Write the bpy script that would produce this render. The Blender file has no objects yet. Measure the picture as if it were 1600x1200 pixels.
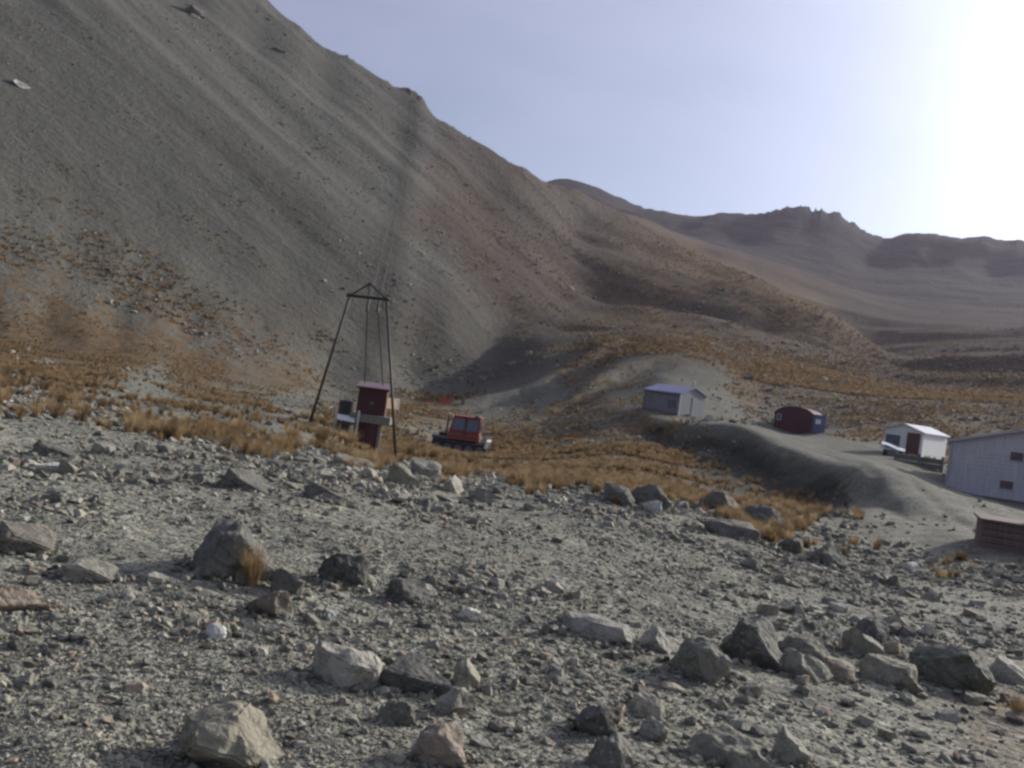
import bpy, bmesh, math, random
import numpy as np
from mathutils import Vector, Matrix, Euler

# ------------------------------------------------------------------ camera, sky, sun, exposure
SC = bpy.context.scene
COL = SC.collection
F = 1500.0                      # focal length in pixels of the 1600 x 1200 photograph
ROLL = math.radians(7.5)
EYE = 1.6
SUN_AZ = math.radians(52)       # clockwise from +Y (view direction) towards +X
SUN_EL = math.radians(21)

cam_d = bpy.data.cameras.new('camera')
cam = bpy.data.objects.new('camera', cam_d); COL.objects.link(cam)
cam_d.sensor_width = 36.0; cam_d.lens = 36.0 * F / 1600.0
cam_d.clip_start = 0.05; cam_d.clip_end = 20000
cam.matrix_world = Matrix.Translation((0, 0, EYE)) @ Matrix.Rotation(math.pi / 2, 4, 'X') @ Matrix.Rotation(ROLL, 4, 'Z')
SC.camera = cam

world = bpy.data.worlds.new('World'); SC.world = world; world.use_nodes = True
wn = world.node_tree; wn.nodes.clear()
def _n(nt, t, **kw):
    n = nt.nodes.new(t)
    for k, v in kw.items(): setattr(n, k, v)
    return n
sky = _n(wn, 'ShaderNodeTexSky', sky_type='NISHITA', sun_disc=False)
sky.sun_elevation = SUN_EL; sky.sun_rotation = SUN_AZ
sky.altitude = 1700; sky.air_density = 1.0; sky.dust_density = 1.6; sky.ozone_density = 2.6
# thin high cirrus veil, everywhere in the sky, lit by the sky behind it
tc = _n(wn, 'ShaderNodeTexCoord')
mp = _n(wn, 'ShaderNodeMapping'); mp.inputs['Rotation'].default_value = (0.25, 0.5, 0.6); mp.inputs['Scale'].default_value = (1.2, 6.0, 4.0)
nz = _n(wn, 'ShaderNodeTexNoise'); nz.inputs['Scale'].default_value = 1.3; nz.inputs['Detail'].default_value = 5; nz.inputs['Roughness'].default_value = 0.5
rp = _n(wn, 'ShaderNodeMapRange'); rp.inputs['From Min'].default_value = 0.40; rp.inputs['From Max'].default_value = 0.72
rp.inputs['To Min'].default_value = 0.08; rp.inputs['To Max'].default_value = 0.40
mix = _n(wn, 'ShaderNodeMix', data_type='RGBA')
SKY_VEIL = (7.4, 7.2, 10.2, 1)
mix.inputs['B'].default_value = SKY_VEIL
bg = _n(wn, 'ShaderNodeBackground'); bg.inputs['Strength'].default_value = 0.063
wo = _n(wn, 'ShaderNodeOutputWorld')
L = wn.links.new
L(tc.outputs['Generated'], mp.inputs['Vector']); L(mp.outputs['Vector'], nz.inputs['Vector'])
L(nz.outputs['Fac'], rp.inputs['Value']); L(rp.outputs['Result'], mix.inputs['Factor'])
# the sun's aureole in that thin cirrus: a forward-scattering lobe round the sun's direction
SUN_V = (math.sin(SUN_AZ) * math.cos(SUN_EL), math.cos(SUN_AZ) * math.cos(SUN_EL), math.sin(SUN_EL))
nrm = _n(wn, 'ShaderNodeVectorMath', operation='NORMALIZE'); dt = _n(wn, 'ShaderNodeVectorMath', operation='DOT_PRODUCT'); dt.inputs[1].default_value = SUN_V
HG = 0.76
m1 = _n(wn, 'ShaderNodeMath', operation='MULTIPLY_ADD'); m1.inputs[1].default_value = -2 * HG; m1.inputs[2].default_value = 1 + HG * HG
m2 = _n(wn, 'ShaderNodeMath', operation='POWER'); m2.inputs[1].default_value = -1.5
m3 = _n(wn, 'ShaderNodeVectorMath', operation='SCALE'); m3.inputs[0].default_value = (.98, 1.0, 1.12)
ad = _n(wn, 'ShaderNodeVectorMath', operation='ADD')
L(tc.outputs['Generated'], nrm.inputs[0]); L(nrm.outputs['Vector'], dt.inputs[0]); L(dt.outputs['Value'], m1.inputs[0]); L(m1.outputs[0], m2.inputs[0]); L(m2.outputs[0], m3.inputs['Scale'])
L(sky.outputs['Color'], mix.inputs['A']); L(mix.outputs['Result'], ad.inputs[0]); L(m3.outputs['Vector'], ad.inputs[1])
L(ad.outputs['Vector'], bg.inputs['Color']); L(bg.outputs['Background'], wo.inputs['Surface'])

sun_d = bpy.data.lights.new('sun', 'SUN'); sun_d.energy = 3.6; sun_d.angle = math.radians(0.5); sun_d.color = (1.0, 0.94, 0.85)
sun = bpy.data.objects.new('sun', sun_d); COL.objects.link(sun)
SUN_DIR = Vector((math.sin(SUN_AZ) * math.cos(SUN_EL), math.cos(SUN_AZ) * math.cos(SUN_EL), math.sin(SUN_EL)))
sun.rotation_euler = SUN_DIR.to_track_quat('Z', 'Y').to_euler()
sun.location = (60, 60, 60)

SC.view_settings.view_transform = 'Standard'; SC.view_settings.look = 'None'
SC.view_settings.exposure = 0.28; SC.view_settings.gamma = 1.0; SC.view_settings.use_curve_mapping = False
SC.render.engine = 'CYCLES'
SC.cycles.use_denoising = True
SC.cycles.max_bounces = 4; SC.cycles.diffuse_bounces = 2; SC.cycles.glossy_bounces = 2; SC.cycles.transmission_bounces = 3
SC.cycles.volume_bounces = 0; SC.cycles.caustics_reflective = False; SC.cycles.caustics_refractive = False
SC.cycles.pixel_filter_type = 'BLACKMAN_HARRIS'; SC.cycles.filter_width = 2.7

rng = np.random.default_rng(11)
random.seed(11)

# ------------------------------------------------------------------ numpy noise
def _hash(ix, iy, seed):
    h = (ix.astype(np.int64) * 374761393 + iy.astype(np.int64) * 668265263 + seed * 1442695041) & 0x7fffffff
    h = ((h ^ (h >> 13)) * 1274126177) & 0x7fffffff
    h = ((h ^ (h >> 16)) * 2246822519) & 0x7fffffff
    return (h & 0xffff) / 65535.0
def vnoise(x, y, seed=0):
    x = np.asarray(x, float); y = np.asarray(y, float)
    ix = np.floor(x); iy = np.floor(y); fx = x - ix; fy = y - iy
    fx = fx * fx * fx * (fx * (fx * 6 - 15) + 10); fy = fy * fy * fy * (fy * (fy * 6 - 15) + 10)
    a = _hash(ix, iy, seed); b = _hash(ix + 1, iy, seed); c = _hash(ix, iy + 1, seed); d = _hash(ix + 1, iy + 1, seed)
    return (a + (b - a) * fx) * (1 - fy) + (c + (d - c) * fx) * fy
def fbm(x, y, octv=4, seed=0, gain=0.5):
    s = 0; a = 1.0; t = 0
    for o in range(octv):
        s = s + a * (vnoise(x * 2 ** o + 17.3 * o, y * 2 ** o - 9.1 * o, seed + o) - 0.5) * 2; t += a; a *= gain
    return s / t
def sstep(a, b, x):
    t = np.clip((x - a) / (b - a), 0, 1); return t * t * (3 - 2 * t)

# ------------------------------------------------------------------ survey: photograph pixel + horizontal range -> point
CR, SR = math.cos(ROLL), math.sin(ROLL)
def pix_dir(px, py):
    u = (px - 800) / F; v = (600 - py) / F
    lx = u * CR - v * SR; lu = v * CR + u * SR
    s = np.sqrt(1 + lx * lx)
    return np.arctan2(lx, 1.0), lu / s            # azimuth, tangent of elevation
def to_pix(x, y, z):
    y = np.where(np.abs(y) < 0.01, 0.01, y)
    lx = x / y; lu = (z - EYE) / y
    u = lx * CR + lu * SR; v = -lx * SR + lu * CR
    return 800 + F * u, 600 - F * v

CP = []   # control points: azimuth, ln range, tangent
def cp(px, py, r):
    a, e = pix_dir(px, py); CP.append((float(a), math.log(r), float(e)))
def cz(az_deg, r, z):
    CP.append((math.radians(az_deg), math.log(r), (z - EYE) / r))
def plane_r(px, py):
    u = (px - 800) / F; v = (600 - py) / F
    lx = u * CR - v * SR; lu = v * CR + u * SR
    Y = 72.6 / (-0.4875 * lx + 0.429 - lu)
    return Y * math.sqrt(1 + lx * lx)
# foreground terrace
for az in (-50, -35, -22, -10, 0, 10, 22, 35, 50):
    t = az / 30.0
    cz(az, 1.3, 0.0); cz(az, 3.0, 0.0 - 0.05 * t); cz(az, 5.5, -0.02 - 0.12 * t); cz(az, 9.0, -0.1 - 0.28 * t)
for az, z in ((-50, .1), (-30, .05), (-20, -.05), (-10, -.2), (0, -.35), (10, -.55), (20, -.75), (32, -.85), (50, -.9)):
    cz(az, 15, z)
for p in ((0, 700, 14), (0, 645, 21), (0, 600, 38), (0, 565, 68), (150, 655, 24), (150, 610, 48), (150, 575, 80), (300, 690, 24), (300, 650, 36), (300, 615, 66),
          (480, 660, 45), (470, 705, 27), (620, 722, 39), (560, 712, 32), (700, 738, 31), (760, 745, 28), (850, 756, 26), (940, 768, 24), (1020, 793, 22), (1100, 818, 21),
          (1180, 842, 20), (1250, 868, 19), (1330, 890, 18.5), (1400, 908, 18), (1500, 922, 18), (1600, 938, 18), (1700, 955, 18)):
    cp(*p)
# hollow behind the terrace edge
for p in ((620, 716, 47), (700, 728, 44), (760, 738, 40), (850, 750, 36), (940, 760, 33), (1020, 778, 30), (1100, 790, 29), (1180, 805, 28), (1250, 830, 26), (1330, 855, 25), (1500, 895, 23), (1600, 915, 23),
          (585, 702, 48), (715, 702, 70), (640, 690, 62), (800, 715, 62), (900, 712, 60), (900, 680, 76), (980, 735, 46), (1000, 690, 66), (820, 672, 86), (1030, 655, 83), (1080, 660, 84), (1060, 700, 66),
          (1100, 735, 55), (1190, 768, 47), (1270, 785, 43), (1150, 679, 71), (1240, 722, 59), (1310, 765, 49), (1200, 672, 88), (1240, 676, 95), (1300, 684, 84), (1280, 705, 70),
          (1350, 745, 52), (1330, 712, 68), (1430, 716, 72), (1400, 700, 80), (1380, 790, 40), (1450, 830, 32), (1520, 850, 28), (1600, 880, 26), (1560, 800, 48), (1600, 808, 48), (1500, 768, 58), (1600, 788, 58),
          (1480, 700, 90), (1600, 715, 90), (1700, 735, 90), (1750, 800, 50),
          (200, 590, 62), (200, 567, 98), (0, 543, 100), (450, 645, 52), (450, 622, 84), (470, 609, 118), (340, 590, 110), (560, 640, 80), (650, 640, 95), (650, 618, 135), (560, 614, 130), (800, 625, 112), (740, 614, 140)):
    cp(*p)
# benched track and its cut bank
for p in ((780, 633, 105), (850, 612, 115), (920, 578, 126), (960, 548, 138), (800, 616, 125), (860, 590, 131), (925, 555, 144), (968, 528, 158)):
    cp(*p)
# big scree slope (a plane falling towards right and viewer) and its ridge
RIDGE = [(-120, -390), (0, -305), (150, -200), (280, -105), (415, 0), (470, 44), (520, 82), (548, 97), (600, 130), (625, 143), (642, 147), (660, 160), (672, 178), (700, 196), (760, 226), (820, 260), (870, 286), (900, 293)]
for px in range(-150, 801, 110):
    for py in range(-250, 600, 75):
        yr = np.interp(px, [p[0] for p in RIDGE], [p[1] for p in RIDGE]); yb = np.interp(px, [-150, 0, 470, 740], [520, 540, 606, 606])
        if yr + 30 < py < yb - 25 and not (px > 690 and py > 330):
            cp(px, py, plane_r(px, py))
def poly_pts(pl, step):
    out = []
    for (x0, y0), (x1, y1) in zip(pl[:-1], pl[1:]):
        n = max(1, int(math.hypot(x1 - x0, y1 - y0) / step))
        for k in range(n): out.append((x0 + (x1 - x0) * k / n, y0 + (y1 - y0) * k / n))
    out.append(pl[-1]); return out
def behind(px, py, r, fr, drop):
    a, e = pix_dir(px, py); CP.append((float(a), math.log(r * fr), float(e) - drop))
for i, (px, py) in enumerate(poly_pts(RIDGE, 40)):
    r = plane_r(px, py); cp(px, py, r)
    behind(px, py, r, 1.12, 0.03); behind(px, py, r, 1.35, 0.08 if px < 700 else 0.05)
# brown spur running down to the right
SPUR = [(900, 293), (950, 322), (1000, 350), (1060, 380), (1100, 397), (1150, 420), (1200, 448), (1260, 482), (1310, 515), (1345, 545)]
SR_ = np.interp([p[0] for p in SPUR], [900, 1000, 1200, 1345], [365, 362, 345, 285])
for (px, py), r in zip(SPUR, SR_):
    cp(px, py, r); behind(px, py, r, 1.15, 0.018)
for px, py in ((690, 290), (700, 400), (700, 500), (700, 570), (760, 300), (760, 380), (760, 460), (770, 540), (830, 320), (830, 400), (830, 480), (900, 350), (900, 420), (640, 575)):
    cp(px, py, plane_r(px, py) * (1 + .02 * math.sin(px * .05)))
for p in ((790, 583, 150), (845, 556, 150), (890, 505, 206), (950, 470, 248), (950, 400, 292), (1000, 430, 284), (1050, 480, 252), (1100, 450, 292), (1150, 500, 244), (1000, 502, 215), 
          (1200, 510, 250), (1270, 550, 222), (1040, 528, 152), (1100, 543, 150), (1180, 580, 145), (960, 560, 128), (1000, 585, 112), (1040, 590, 106), (1100, 605, 108), (1160, 625, 110), (1250, 610, 128), (1320, 600, 150), (1330, 640, 112), (1400, 620, 135), (1450, 650, 105), (1520, 640, 118), (1600, 655, 112), (1700, 670, 110), (930, 600, 108), (880, 635, 100)):
    cp(*p)
# middle hills on the right
for p in ((1400, 585, 260), (1400, 560, 330), (1500, 600, 210), (1600, 610, 190), (1500, 550, 330), (1600, 560, 300), (1700, 560, 300), (1400, 520, 430), (1330, 480, 520), (1500, 500, 520), (1600, 510, 480), (1250, 440, 560), (1180, 412, 560), (1120, 395, 560), (1050, 372, 580), (980, 335, 600), (1720, 500, 480)):
    cp(*p)
FAR = [(880, 288), (910, 292), (950, 306), (1000, 325), (1060, 338), (1100, 341), (1145, 337), (1180, 339), (1220, 329), (1250, 323), (1268, 327), (1276, 333), (1284, 327), (1296, 336), (1304, 331), (1325, 346), (1355, 362), (1385, 373)]
for (px, py) in poly_pts(FAR, 22):
    cp(px, py, 1060); behind(px, py, 1060, 1.2, 0.04); behind(px, py, 1060, 1.7, 0.08)
FAR2 = [(1395, 370), (1420, 364), (1470, 366), (1500, 373), (1530, 370), (1600, 377), (1680, 385), (1800, 400)]
for (px, py) in poly_pts(FAR2, 30):
    cp(px, py, 1080); behind(px, py, 1080, 1.2, 0.04); behind(px, py, 1080, 1.7, 0.08)
for p in ((1000, 345, 960), (1060, 362, 930), (1160, 375, 900), (1260, 370, 930), (1260, 410, 820), (1360, 440, 800), (1360, 405, 930), (1460, 440, 830), (1460, 405, 950), (1560, 450, 830), (1560, 412, 950), (1700, 460, 830), (1700, 424, 950)):
    cp(*p)
# the land outside the frame
for az in (50, 75, 105, 140, 180, -140, -105, -75, -50):
    a = abs(az)
    for r, e in ((30, -.05), (100, .0), (300, .06), (1000, .12), (2500, .02), (4500, 0.0)):
        if a > 60: e2 = e
        elif az < 0: e2 = {30: -.06, 100: .0, 300: .32, 1000: .12, 2500: .0, 4500: 0.0}[r]
        else: e2 = {30: -.07, 100: -.01, 300: .06, 1000: .16, 2500: .1, 4500: 0.0}[r]
        if not (a <= 50 and r < 50): CP.append((math.radians(az), math.log(r), e2))
for az in (75, 105, 140, 180, -140, -105, -75):
    for r, z in ((1.3, 0), (5, 0), (12, 0)): cz(az, r, z)
for az in range(-40, 41, 8): CP.append((math.radians(az), math.log(4500), 0.0))
CPA = np.array(CP)
AS, LS, CC = 4.0, 1.0, 0.05
def _feat(a, l): return np.stack([a * AS, l * LS], -1)
_P = _feat(CPA[:, 0], CPA[:, 1])
# azimuth wrap: copies of the points behind the camera
_D = np.sqrt(((_P[:, None, :] - _P[None, :, :]) ** 2).sum(-1) + CC * CC)
_N = len(_P)
_A = np.zeros((_N + 3, _N + 3)); _A[:_N, :_N] = _D - 0.0008 * np.eye(_N)
_A[:_N, _N] = 1; _A[:_N, _N + 1:] = _P; _A[_N, :_N] = 1; _A[_N + 1:, :_N] = _P.T
_W = np.linalg.solve(_A, np.concatenate([CPA[:, 2], np.zeros(3)]))
def base_tan(a, l):
    a = np.asarray(a, float).ravel(); l = np.asarray(l, float).ravel(); out = np.empty(len(a))
    for s in range(0, len(a), 40000):
        q = _feat(a[s:s + 40000], l[s:s + 40000]); acc = _W[_N] + q @ _W[_N + 1:]
        d2 = (q[:, 0:1] - _P[None, :, 0]) ** 2; d2 += (q[:, 1:2] - _P[None, :, 1]) ** 2; d2 += CC * CC
        out[s:s + 40000] = acc + np.sqrt(d2) @ _W[:_N]
    return out
GX, GY = 0.90, -0.43            # run of the streaks of the scree slope
def _pl(pts): return [(r * math.sin(pix_dir(px, py)[0]), r * math.cos(pix_dir(px, py)[0])) for px, py, r in pts]
# edges cut by the digger: outer edge of the yard and road, the cut bank above the benched track, the bay behind the grey hut
EDGES = [(_pl([(1070, 672, 75), (1140, 682, 69.5), (1190, 706, 62.5), (1238, 732, 56.5), (1295, 764, 50)]), .95, .8, 8.0),
         (_pl([(790, 622, 116), (850, 603, 121), (920, 566, 133), (962, 536, 147)]), 1.5, 1.3, 8.0),
         (_pl([(915, 618, 104), (950, 592, 110), (985, 572, 116)]), .8, .9, 6.0)]
def bank_shade(x, y, r):
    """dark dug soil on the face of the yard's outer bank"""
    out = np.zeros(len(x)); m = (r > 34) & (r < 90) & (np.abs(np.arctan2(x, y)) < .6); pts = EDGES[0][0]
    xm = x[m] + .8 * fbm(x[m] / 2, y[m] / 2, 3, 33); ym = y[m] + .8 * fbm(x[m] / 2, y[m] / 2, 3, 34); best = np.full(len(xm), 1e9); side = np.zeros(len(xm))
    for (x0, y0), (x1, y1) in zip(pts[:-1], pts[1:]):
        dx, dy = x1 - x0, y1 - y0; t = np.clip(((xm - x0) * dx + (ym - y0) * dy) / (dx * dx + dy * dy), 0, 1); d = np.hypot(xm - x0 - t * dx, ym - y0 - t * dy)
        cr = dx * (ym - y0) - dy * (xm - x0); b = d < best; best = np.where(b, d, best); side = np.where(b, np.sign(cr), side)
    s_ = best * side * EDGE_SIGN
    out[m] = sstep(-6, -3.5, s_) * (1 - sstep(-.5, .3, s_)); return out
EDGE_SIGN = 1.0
RUT = _pl([(1118, 668, 77), (1180, 680, 74), (1250, 698, 67), (1340, 732, 57), (1420, 785, 43), (1500, 830, 33), (1580, 865, 27)])
def ruts(x, y, r):
    out = np.zeros(len(x)); m = (r > 24) & (r < 90) & (np.abs(np.arctan2(x, y)) < .6)
    xm = x[m] + .3 * fbm(x[m] / 4, y[m] / 4, 2, 35); ym = y[m]; best = np.full(len(xm), 1e9)
    for (x0, y0), (x1, y1) in zip(RUT[:-1], RUT[1:]):
        dx, dy = x1 - x0, y1 - y0; t = np.clip(((xm - x0) * dx + (ym - y0) * dy) / (dx * dx + dy * dy), 0, 1); best = np.minimum(best, np.hypot(xm - x0 - t * dx, ym - y0 - t * dy))
    out[m] = (np.exp(-((best - .85) / .3) ** 2) + .6 * np.exp(-((best - 2.9) / .3) ** 2)) * (.5 + .5 * np.clip(fbm(xm / 3, ym / 3, 3, 36) * 2 + .6, 0, 1)); return out
def edge_relief(x, y, r, z):
    m = (r > 34) & (r < 175) & (np.abs(np.arctan2(x, y)) < .6)
    if not m.any(): return z
    xm, ym = x[m], y[m]; add = np.zeros(len(xm))
    xm2 = xm + .35 * fbm(xm / 2, ym / 2, 3, 31); ym2 = ym + .35 * fbm(xm / 2, ym / 2, 3, 32)
    for pts, A, w1, w2 in EDGES:
        best = np.full(len(xm), 1e9); side = np.zeros(len(xm)); fade = np.ones(len(xm))
        for k, ((x0, y0), (x1, y1)) in enumerate(zip(pts[:-1], pts[1:])):
            dx, dy = x1 - x0, y1 - y0; l2 = dx * dx + dy * dy; t = ((xm2 - x0) * dx + (ym2 - y0) * dy) / l2; tc_ = np.clip(t, -1e9 if k == 0 else 0, 1e9 if k == len(pts) - 2 else 1)
            d = np.hypot(xm2 - x0 - tc_ * dx, ym2 - y0 - tc_ * dy); cr = (dx * (ym2 - y0) - dy * (xm2 - x0)); better = d < best
            over = np.zeros(len(xm))
            if k == 0: over = np.maximum(over, -t * math.sqrt(l2))
            if k == len(pts) - 2: over = np.maximum(over, (t - 1) * math.sqrt(l2))
            best = np.where(better, d, best); side = np.where(better, np.sign(cr), side); fade = np.where(better, np.exp(-(np.maximum(over, 0) / 9) ** 2), fade)
        s_ = best * side
        add += A * fade * (np.tanh(s_ / w1) - np.tanh(s_ / w2)) * np.exp(-(best / (w2 * 2)) ** 2)
    out = z.copy(); out[m] += add - .07 * ruts(xm, ym, r[m]); return out
def relief(x, y, r):
    z = 0.035 * fbm(x / .5, y / .5, 3, 1) * (1 - sstep(15, 40, r)) + 0.11 * fbm(x / 2.6, y / 2.6, 3, 2) * sstep(3, 8, r) * (1 - .3 * sstep(30, 60, r))
    z = z + 0.30 * fbm(x / 11, y / 11, 3, 3) * sstep(30, 60, r)
    c = x * -GY + y * GX; a = x * GX + y * GY
    sl = sstep(150, 230, r)
    z = z + sl * (1 - sstep(600, 900, r)) * (3.3 * fbm(c / 30, a / 150, 4, 4, .5) + 1.6 * fbm(x / 55, y / 55, 4, 5))
    z = z + sl * (1 - sstep(420, 520, r)) * sstep(-.09, .02, np.arctan2(x, y)) * 3.0 * fbm(c / 30, a / 160, 4, 9, .5)
    th = np.arctan2(x, y)
    summit = np.exp(-((th - .287) / .04) ** 2); craggy = np.exp(-((th + .135) / .035) ** 2)
    z = z + np.exp(-((r / 1080 - 1) / .06) ** 2) * (1.6 + 9 * summit) * fbm(th * 150, r * 0 + 2.5, 4, 15, .7)
    z = z + np.exp(-((r / 341 - 1) / .035) ** 2) * (.35 + 1.5 * craggy) * fbm(th * 130, r / 9, 4, 16, .7) * (r > 200)
    z = z + sstep(500, 900, r) * (7 * fbm(x / 170, y / 170, 5, 6, .6))
    return z
def terrain(x, y):
    x = np.asarray(x, float); y = np.asarray(y, float); sh = x.shape
    r = np.maximum(np.hypot(x, y), .05)
    rr = np.clip(r, 1.0, 4800)
    z = EYE + base_tan(np.arctan2(x, y), np.log(rr)).reshape(sh) * rr
    z = np.where(r < 1.3, z * np.clip((r / 1.3), 0, 1) ** 2, z)
    return edge_relief(x, y, r, z + relief(x, y, r))
def hit(px, py, rmin=2.0, rmax=3000):
    a, e = pix_dir(px, py)
    l = np.arange(math.log(rmin), math.log(rmax), 0.006); r = np.exp(l)
    x = r * math.sin(a); y = r * math.cos(a)
    z = terrain(x, y); ray = EYE + e * r
    k = np.nonzero(z >= ray)[0]
    if len(k) == 0: return None
    k = k[0]
    return Vector((float(x[k]), float(y[k]), float(z[k])))
def at(px, py, r):
    """ground point seen in the direction of that pixel column/row at range r"""
    a, e = pix_dir(px, py); x = r * math.sin(a); y = r * math.cos(a)
    return Vector((x, y, float(terrain(np.array([x]), np.array([y]))[0])))
def ray(px, py, r):
    a, e = pix_dir(px, py)
    return Vector((r * math.sin(a), r * math.cos(a), EYE + e * r))

# ------------------------------------------------------------------ materials
def new_mat(name):
    m = bpy.data.materials.new(name); m.use_nodes = True
    nt = m.node_tree; nt.nodes.clear()
    out = nt.nodes.new('ShaderNodeOutputMaterial'); b = nt.nodes.new('ShaderNodeBsdfPrincipled')
    nt.links.new(b.outputs[0], out.inputs[0]); return m, nt, b
def simple(name, col, rough=.7, metal=0, var=.18, scale=6.0, bump=.0, streak=False):
    m, nt, b = new_mat(name); lk = nt.links.new
    tc = nt.nodes.new('ShaderNodeTexCoord'); mp = nt.nodes.new('ShaderNodeMapping')
    if streak: mp.inputs['Scale'].default_value = (3, 3, .35)
    n = nt.nodes.new('ShaderNodeTexNoise'); n.inputs['Scale'].default_value = scale; n.inputs['Detail'].default_value = 6; n.inputs['Roughness'].default_value = .65
    cr = nt.nodes.new('ShaderNodeMapRange'); cr.inputs['From Min'].default_value = .3; cr.inputs['From Max'].default_value = .7
    cr.inputs['To Min'].default_value = 1 - var; cr.inputs['To Max'].default_value = 1 + var
    mx = nt.nodes.new('ShaderNodeVectorMath'); mx.operation = 'SCALE'; mx.inputs[0].default_value = col
    lk(tc.outputs['Object'], mp.inputs['Vector']); lk(mp.outputs[0], n.inputs['Vector']); lk(n.outputs['Fac'], cr.inputs['Value']); lk(cr.outputs[0], mx.inputs['Scale']); lk(mx.outputs[0], b.inputs['Base Color'])
    b.inputs['Roughness'].default_value = rough; b.inputs['Metallic'].default_value = metal
    if bump:
        bp = nt.nodes.new('ShaderNodeBump'); bp.inputs['Strength'].default_value = bump; bp.inputs['Distance'].default_value = .02
        lk(n.outputs['Fac'], bp.inputs['Height']); lk(bp.outputs[0], b.inputs['Normal'])
    return m

def terrain_mat():
    m, nt, b = new_mat('terrain'); lk = nt.links.new; N = nt.nodes.new
    def math_(op, a, bb=None, cl=False):
        n = N('ShaderNodeMath'); n.operation = op; n.use_clamp = cl
        for i, v in enumerate((a, bb)):
            if v is None: continue
            if isinstance(v, (int, float)): n.inputs[i].default_value = v
            else: lk(v, n.inputs[i])
        return n.outputs[0]
    def noise(vec, sc, det=4, ro=.55):
        n = N('ShaderNodeTexNoise'); n.inputs['Scale'].default_value = sc; n.inputs['Detail'].default_value = det; n.inputs['Roughness'].default_value = ro
        lk(vec, n.inputs['Vector']); return n.outputs['Fac']
    def ramp(f, stops):
        n = N('ShaderNodeValToRGB'); e = n.color_ramp.elements
        while len(e) < len(stops): e.new(.5)
        for i, (p, c) in enumerate(stops): e[i].position = p; e[i].color = (*c, 1)
        lk(f, n.inputs[0]); return n.outputs[0]
    def mixc(f, a, bb, mode='MIX'):
        n = N('ShaderNodeMix'); n.data_type = 'RGBA'; n.blend_type = mode
        if isinstance(f, (int, float)): n.inputs[0].default_value = f
        else: lk(f, n.inputs[0])
        for k, v in (('A', a), ('B', bb)):
            if isinstance(v, tuple): n.inputs[k].default_value = (*v, 1)
            else: lk(v, n.inputs[k])
        return n.outputs['Result']
    def att(nm):
        n = N('ShaderNodeAttribute'); n.attribute_name = nm; return n
    pos = N('ShaderNodeNewGeometry').outputs['Position']
    grass, red, lum, near, scv = att('grass').outputs['Fac'], att('red').outputs['Fac'], att('lum').outputs['Fac'], att('near').outputs['Fac'], att('scv').outputs['Vector']
    # stones of the terrace at three sizes
    def cells(sc):
        v = N('ShaderNodeTexVoronoi'); v.inputs['Scale'].default_value = sc; v.inputs['Randomness'].default_value = 1; lk(pos, v.inputs['Vector'])
        s = N('ShaderNodeSeparateColor'); lk(v.outputs['Color'], s.inputs[0]); return s.outputs[0], v.outputs['Distance']
    c1, d1 = cells(9); c2, d2 = cells(22); c3, d3 = cells(48)
    st = math_('ADD', math_('MULTIPLY', c1, .35), math_('ADD', math_('MULTIPLY', c2, .35), math_('MULTIPLY', c3, .3)))
    gcol = ramp(st, [(.15, (.125, .125, .103)), (.45, (.22, .218, .178)), (.65, (.295, .288, .238)), (.9, (.44, .42, .355))])
    patch = ramp(noise(pos, .8, 8, .72), [(.3, (.6, .6, .57)), (.5, (1, 1, .95)), (.7, (1.25, 1.2, 1.08))])
    gcol = mixc(1.0, gcol, patch, 'MULTIPLY')
    # scree: streaks down the fall line
    s1 = noise(scv, 1.0, 6, .6); s2 = noise(scv, 3.1, 5, .6); sp = math_('ADD', math_('MULTIPLY', noise(pos, .5, 6, .7), .45), math_('MULTIPLY', math_('MULTIPLY_ADD', noise(pos, 1.3, 5, .8), 2.0) if False else math_('ADD', math_('MULTIPLY', noise(pos, 1.3, 5, .8), 2.2), -.6), .55))
    sf = math_('ADD', math_('MULTIPLY', math_('ADD', math_('MULTIPLY', s1, .6), math_('MULTIPLY', noise(scv, .3, 4, .6), .4)), .6), math_('ADD', math_('MULTIPLY', s2, .16), math_('MULTIPLY', sp, .24)))
    scol = ramp(sf, [(.36, (.052, .051, .042)), (.44, (.097, .096, .078)), (.51, (.128, .127, .105)), (.58, (.158, .155, .13)), (.70, (.24, .232, .20))])
    base = mixc(near, scol, gcol)
    rn = math_('MULTIPLY', red, math_('MULTIPLY_ADD', s1, 2.2, False)) if False else math_('MULTIPLY', red, math_('MULTIPLY', s1, 1.5), True)
    base = mixc(rn, base, (.155, .073, .045))
    # dry tussock and low plants between the stones
    gn = noise(pos, .5, 7, .72); gn2 = noise(pos, 1.6, 5, .7)
    gf = math_('ADD', grass, math_('MULTIPLY', math_('SUBTRACT', math_('ADD', math_('MULTIPLY', gn, .6), math_('MULTIPLY', gn2, .4)), .5), 3.4))
    gf = N('ShaderNodeMapRange'), gf
    gf[0].interpolation_type = 'SMOOTHSTEP'; gf[0].inputs['From Min'].default_value = .38; gf[0].inputs['From Max'].default_value = .72; lk(gf[1], gf[0].inputs['Value'])
    tcol = ramp(gn2, [(.28, (.06, .044, .027)), (.45, (.15, .103, .055)), (.6, (.245, .17, .088)), (.8, (.38, .275, .15))])
    gmask = math_('MULTIPLY', gf[0].outputs[0], math_('MULTIPLY', grass, 6.0, True), True)
    col = mixc(gmask, base, tcol)
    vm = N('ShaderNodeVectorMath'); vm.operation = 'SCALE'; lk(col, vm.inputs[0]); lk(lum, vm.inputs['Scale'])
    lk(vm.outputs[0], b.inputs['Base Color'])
    b.inputs['Roughness'].default_value = .95; b.inputs['Specular IOR Level'].default_value = .15
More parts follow.
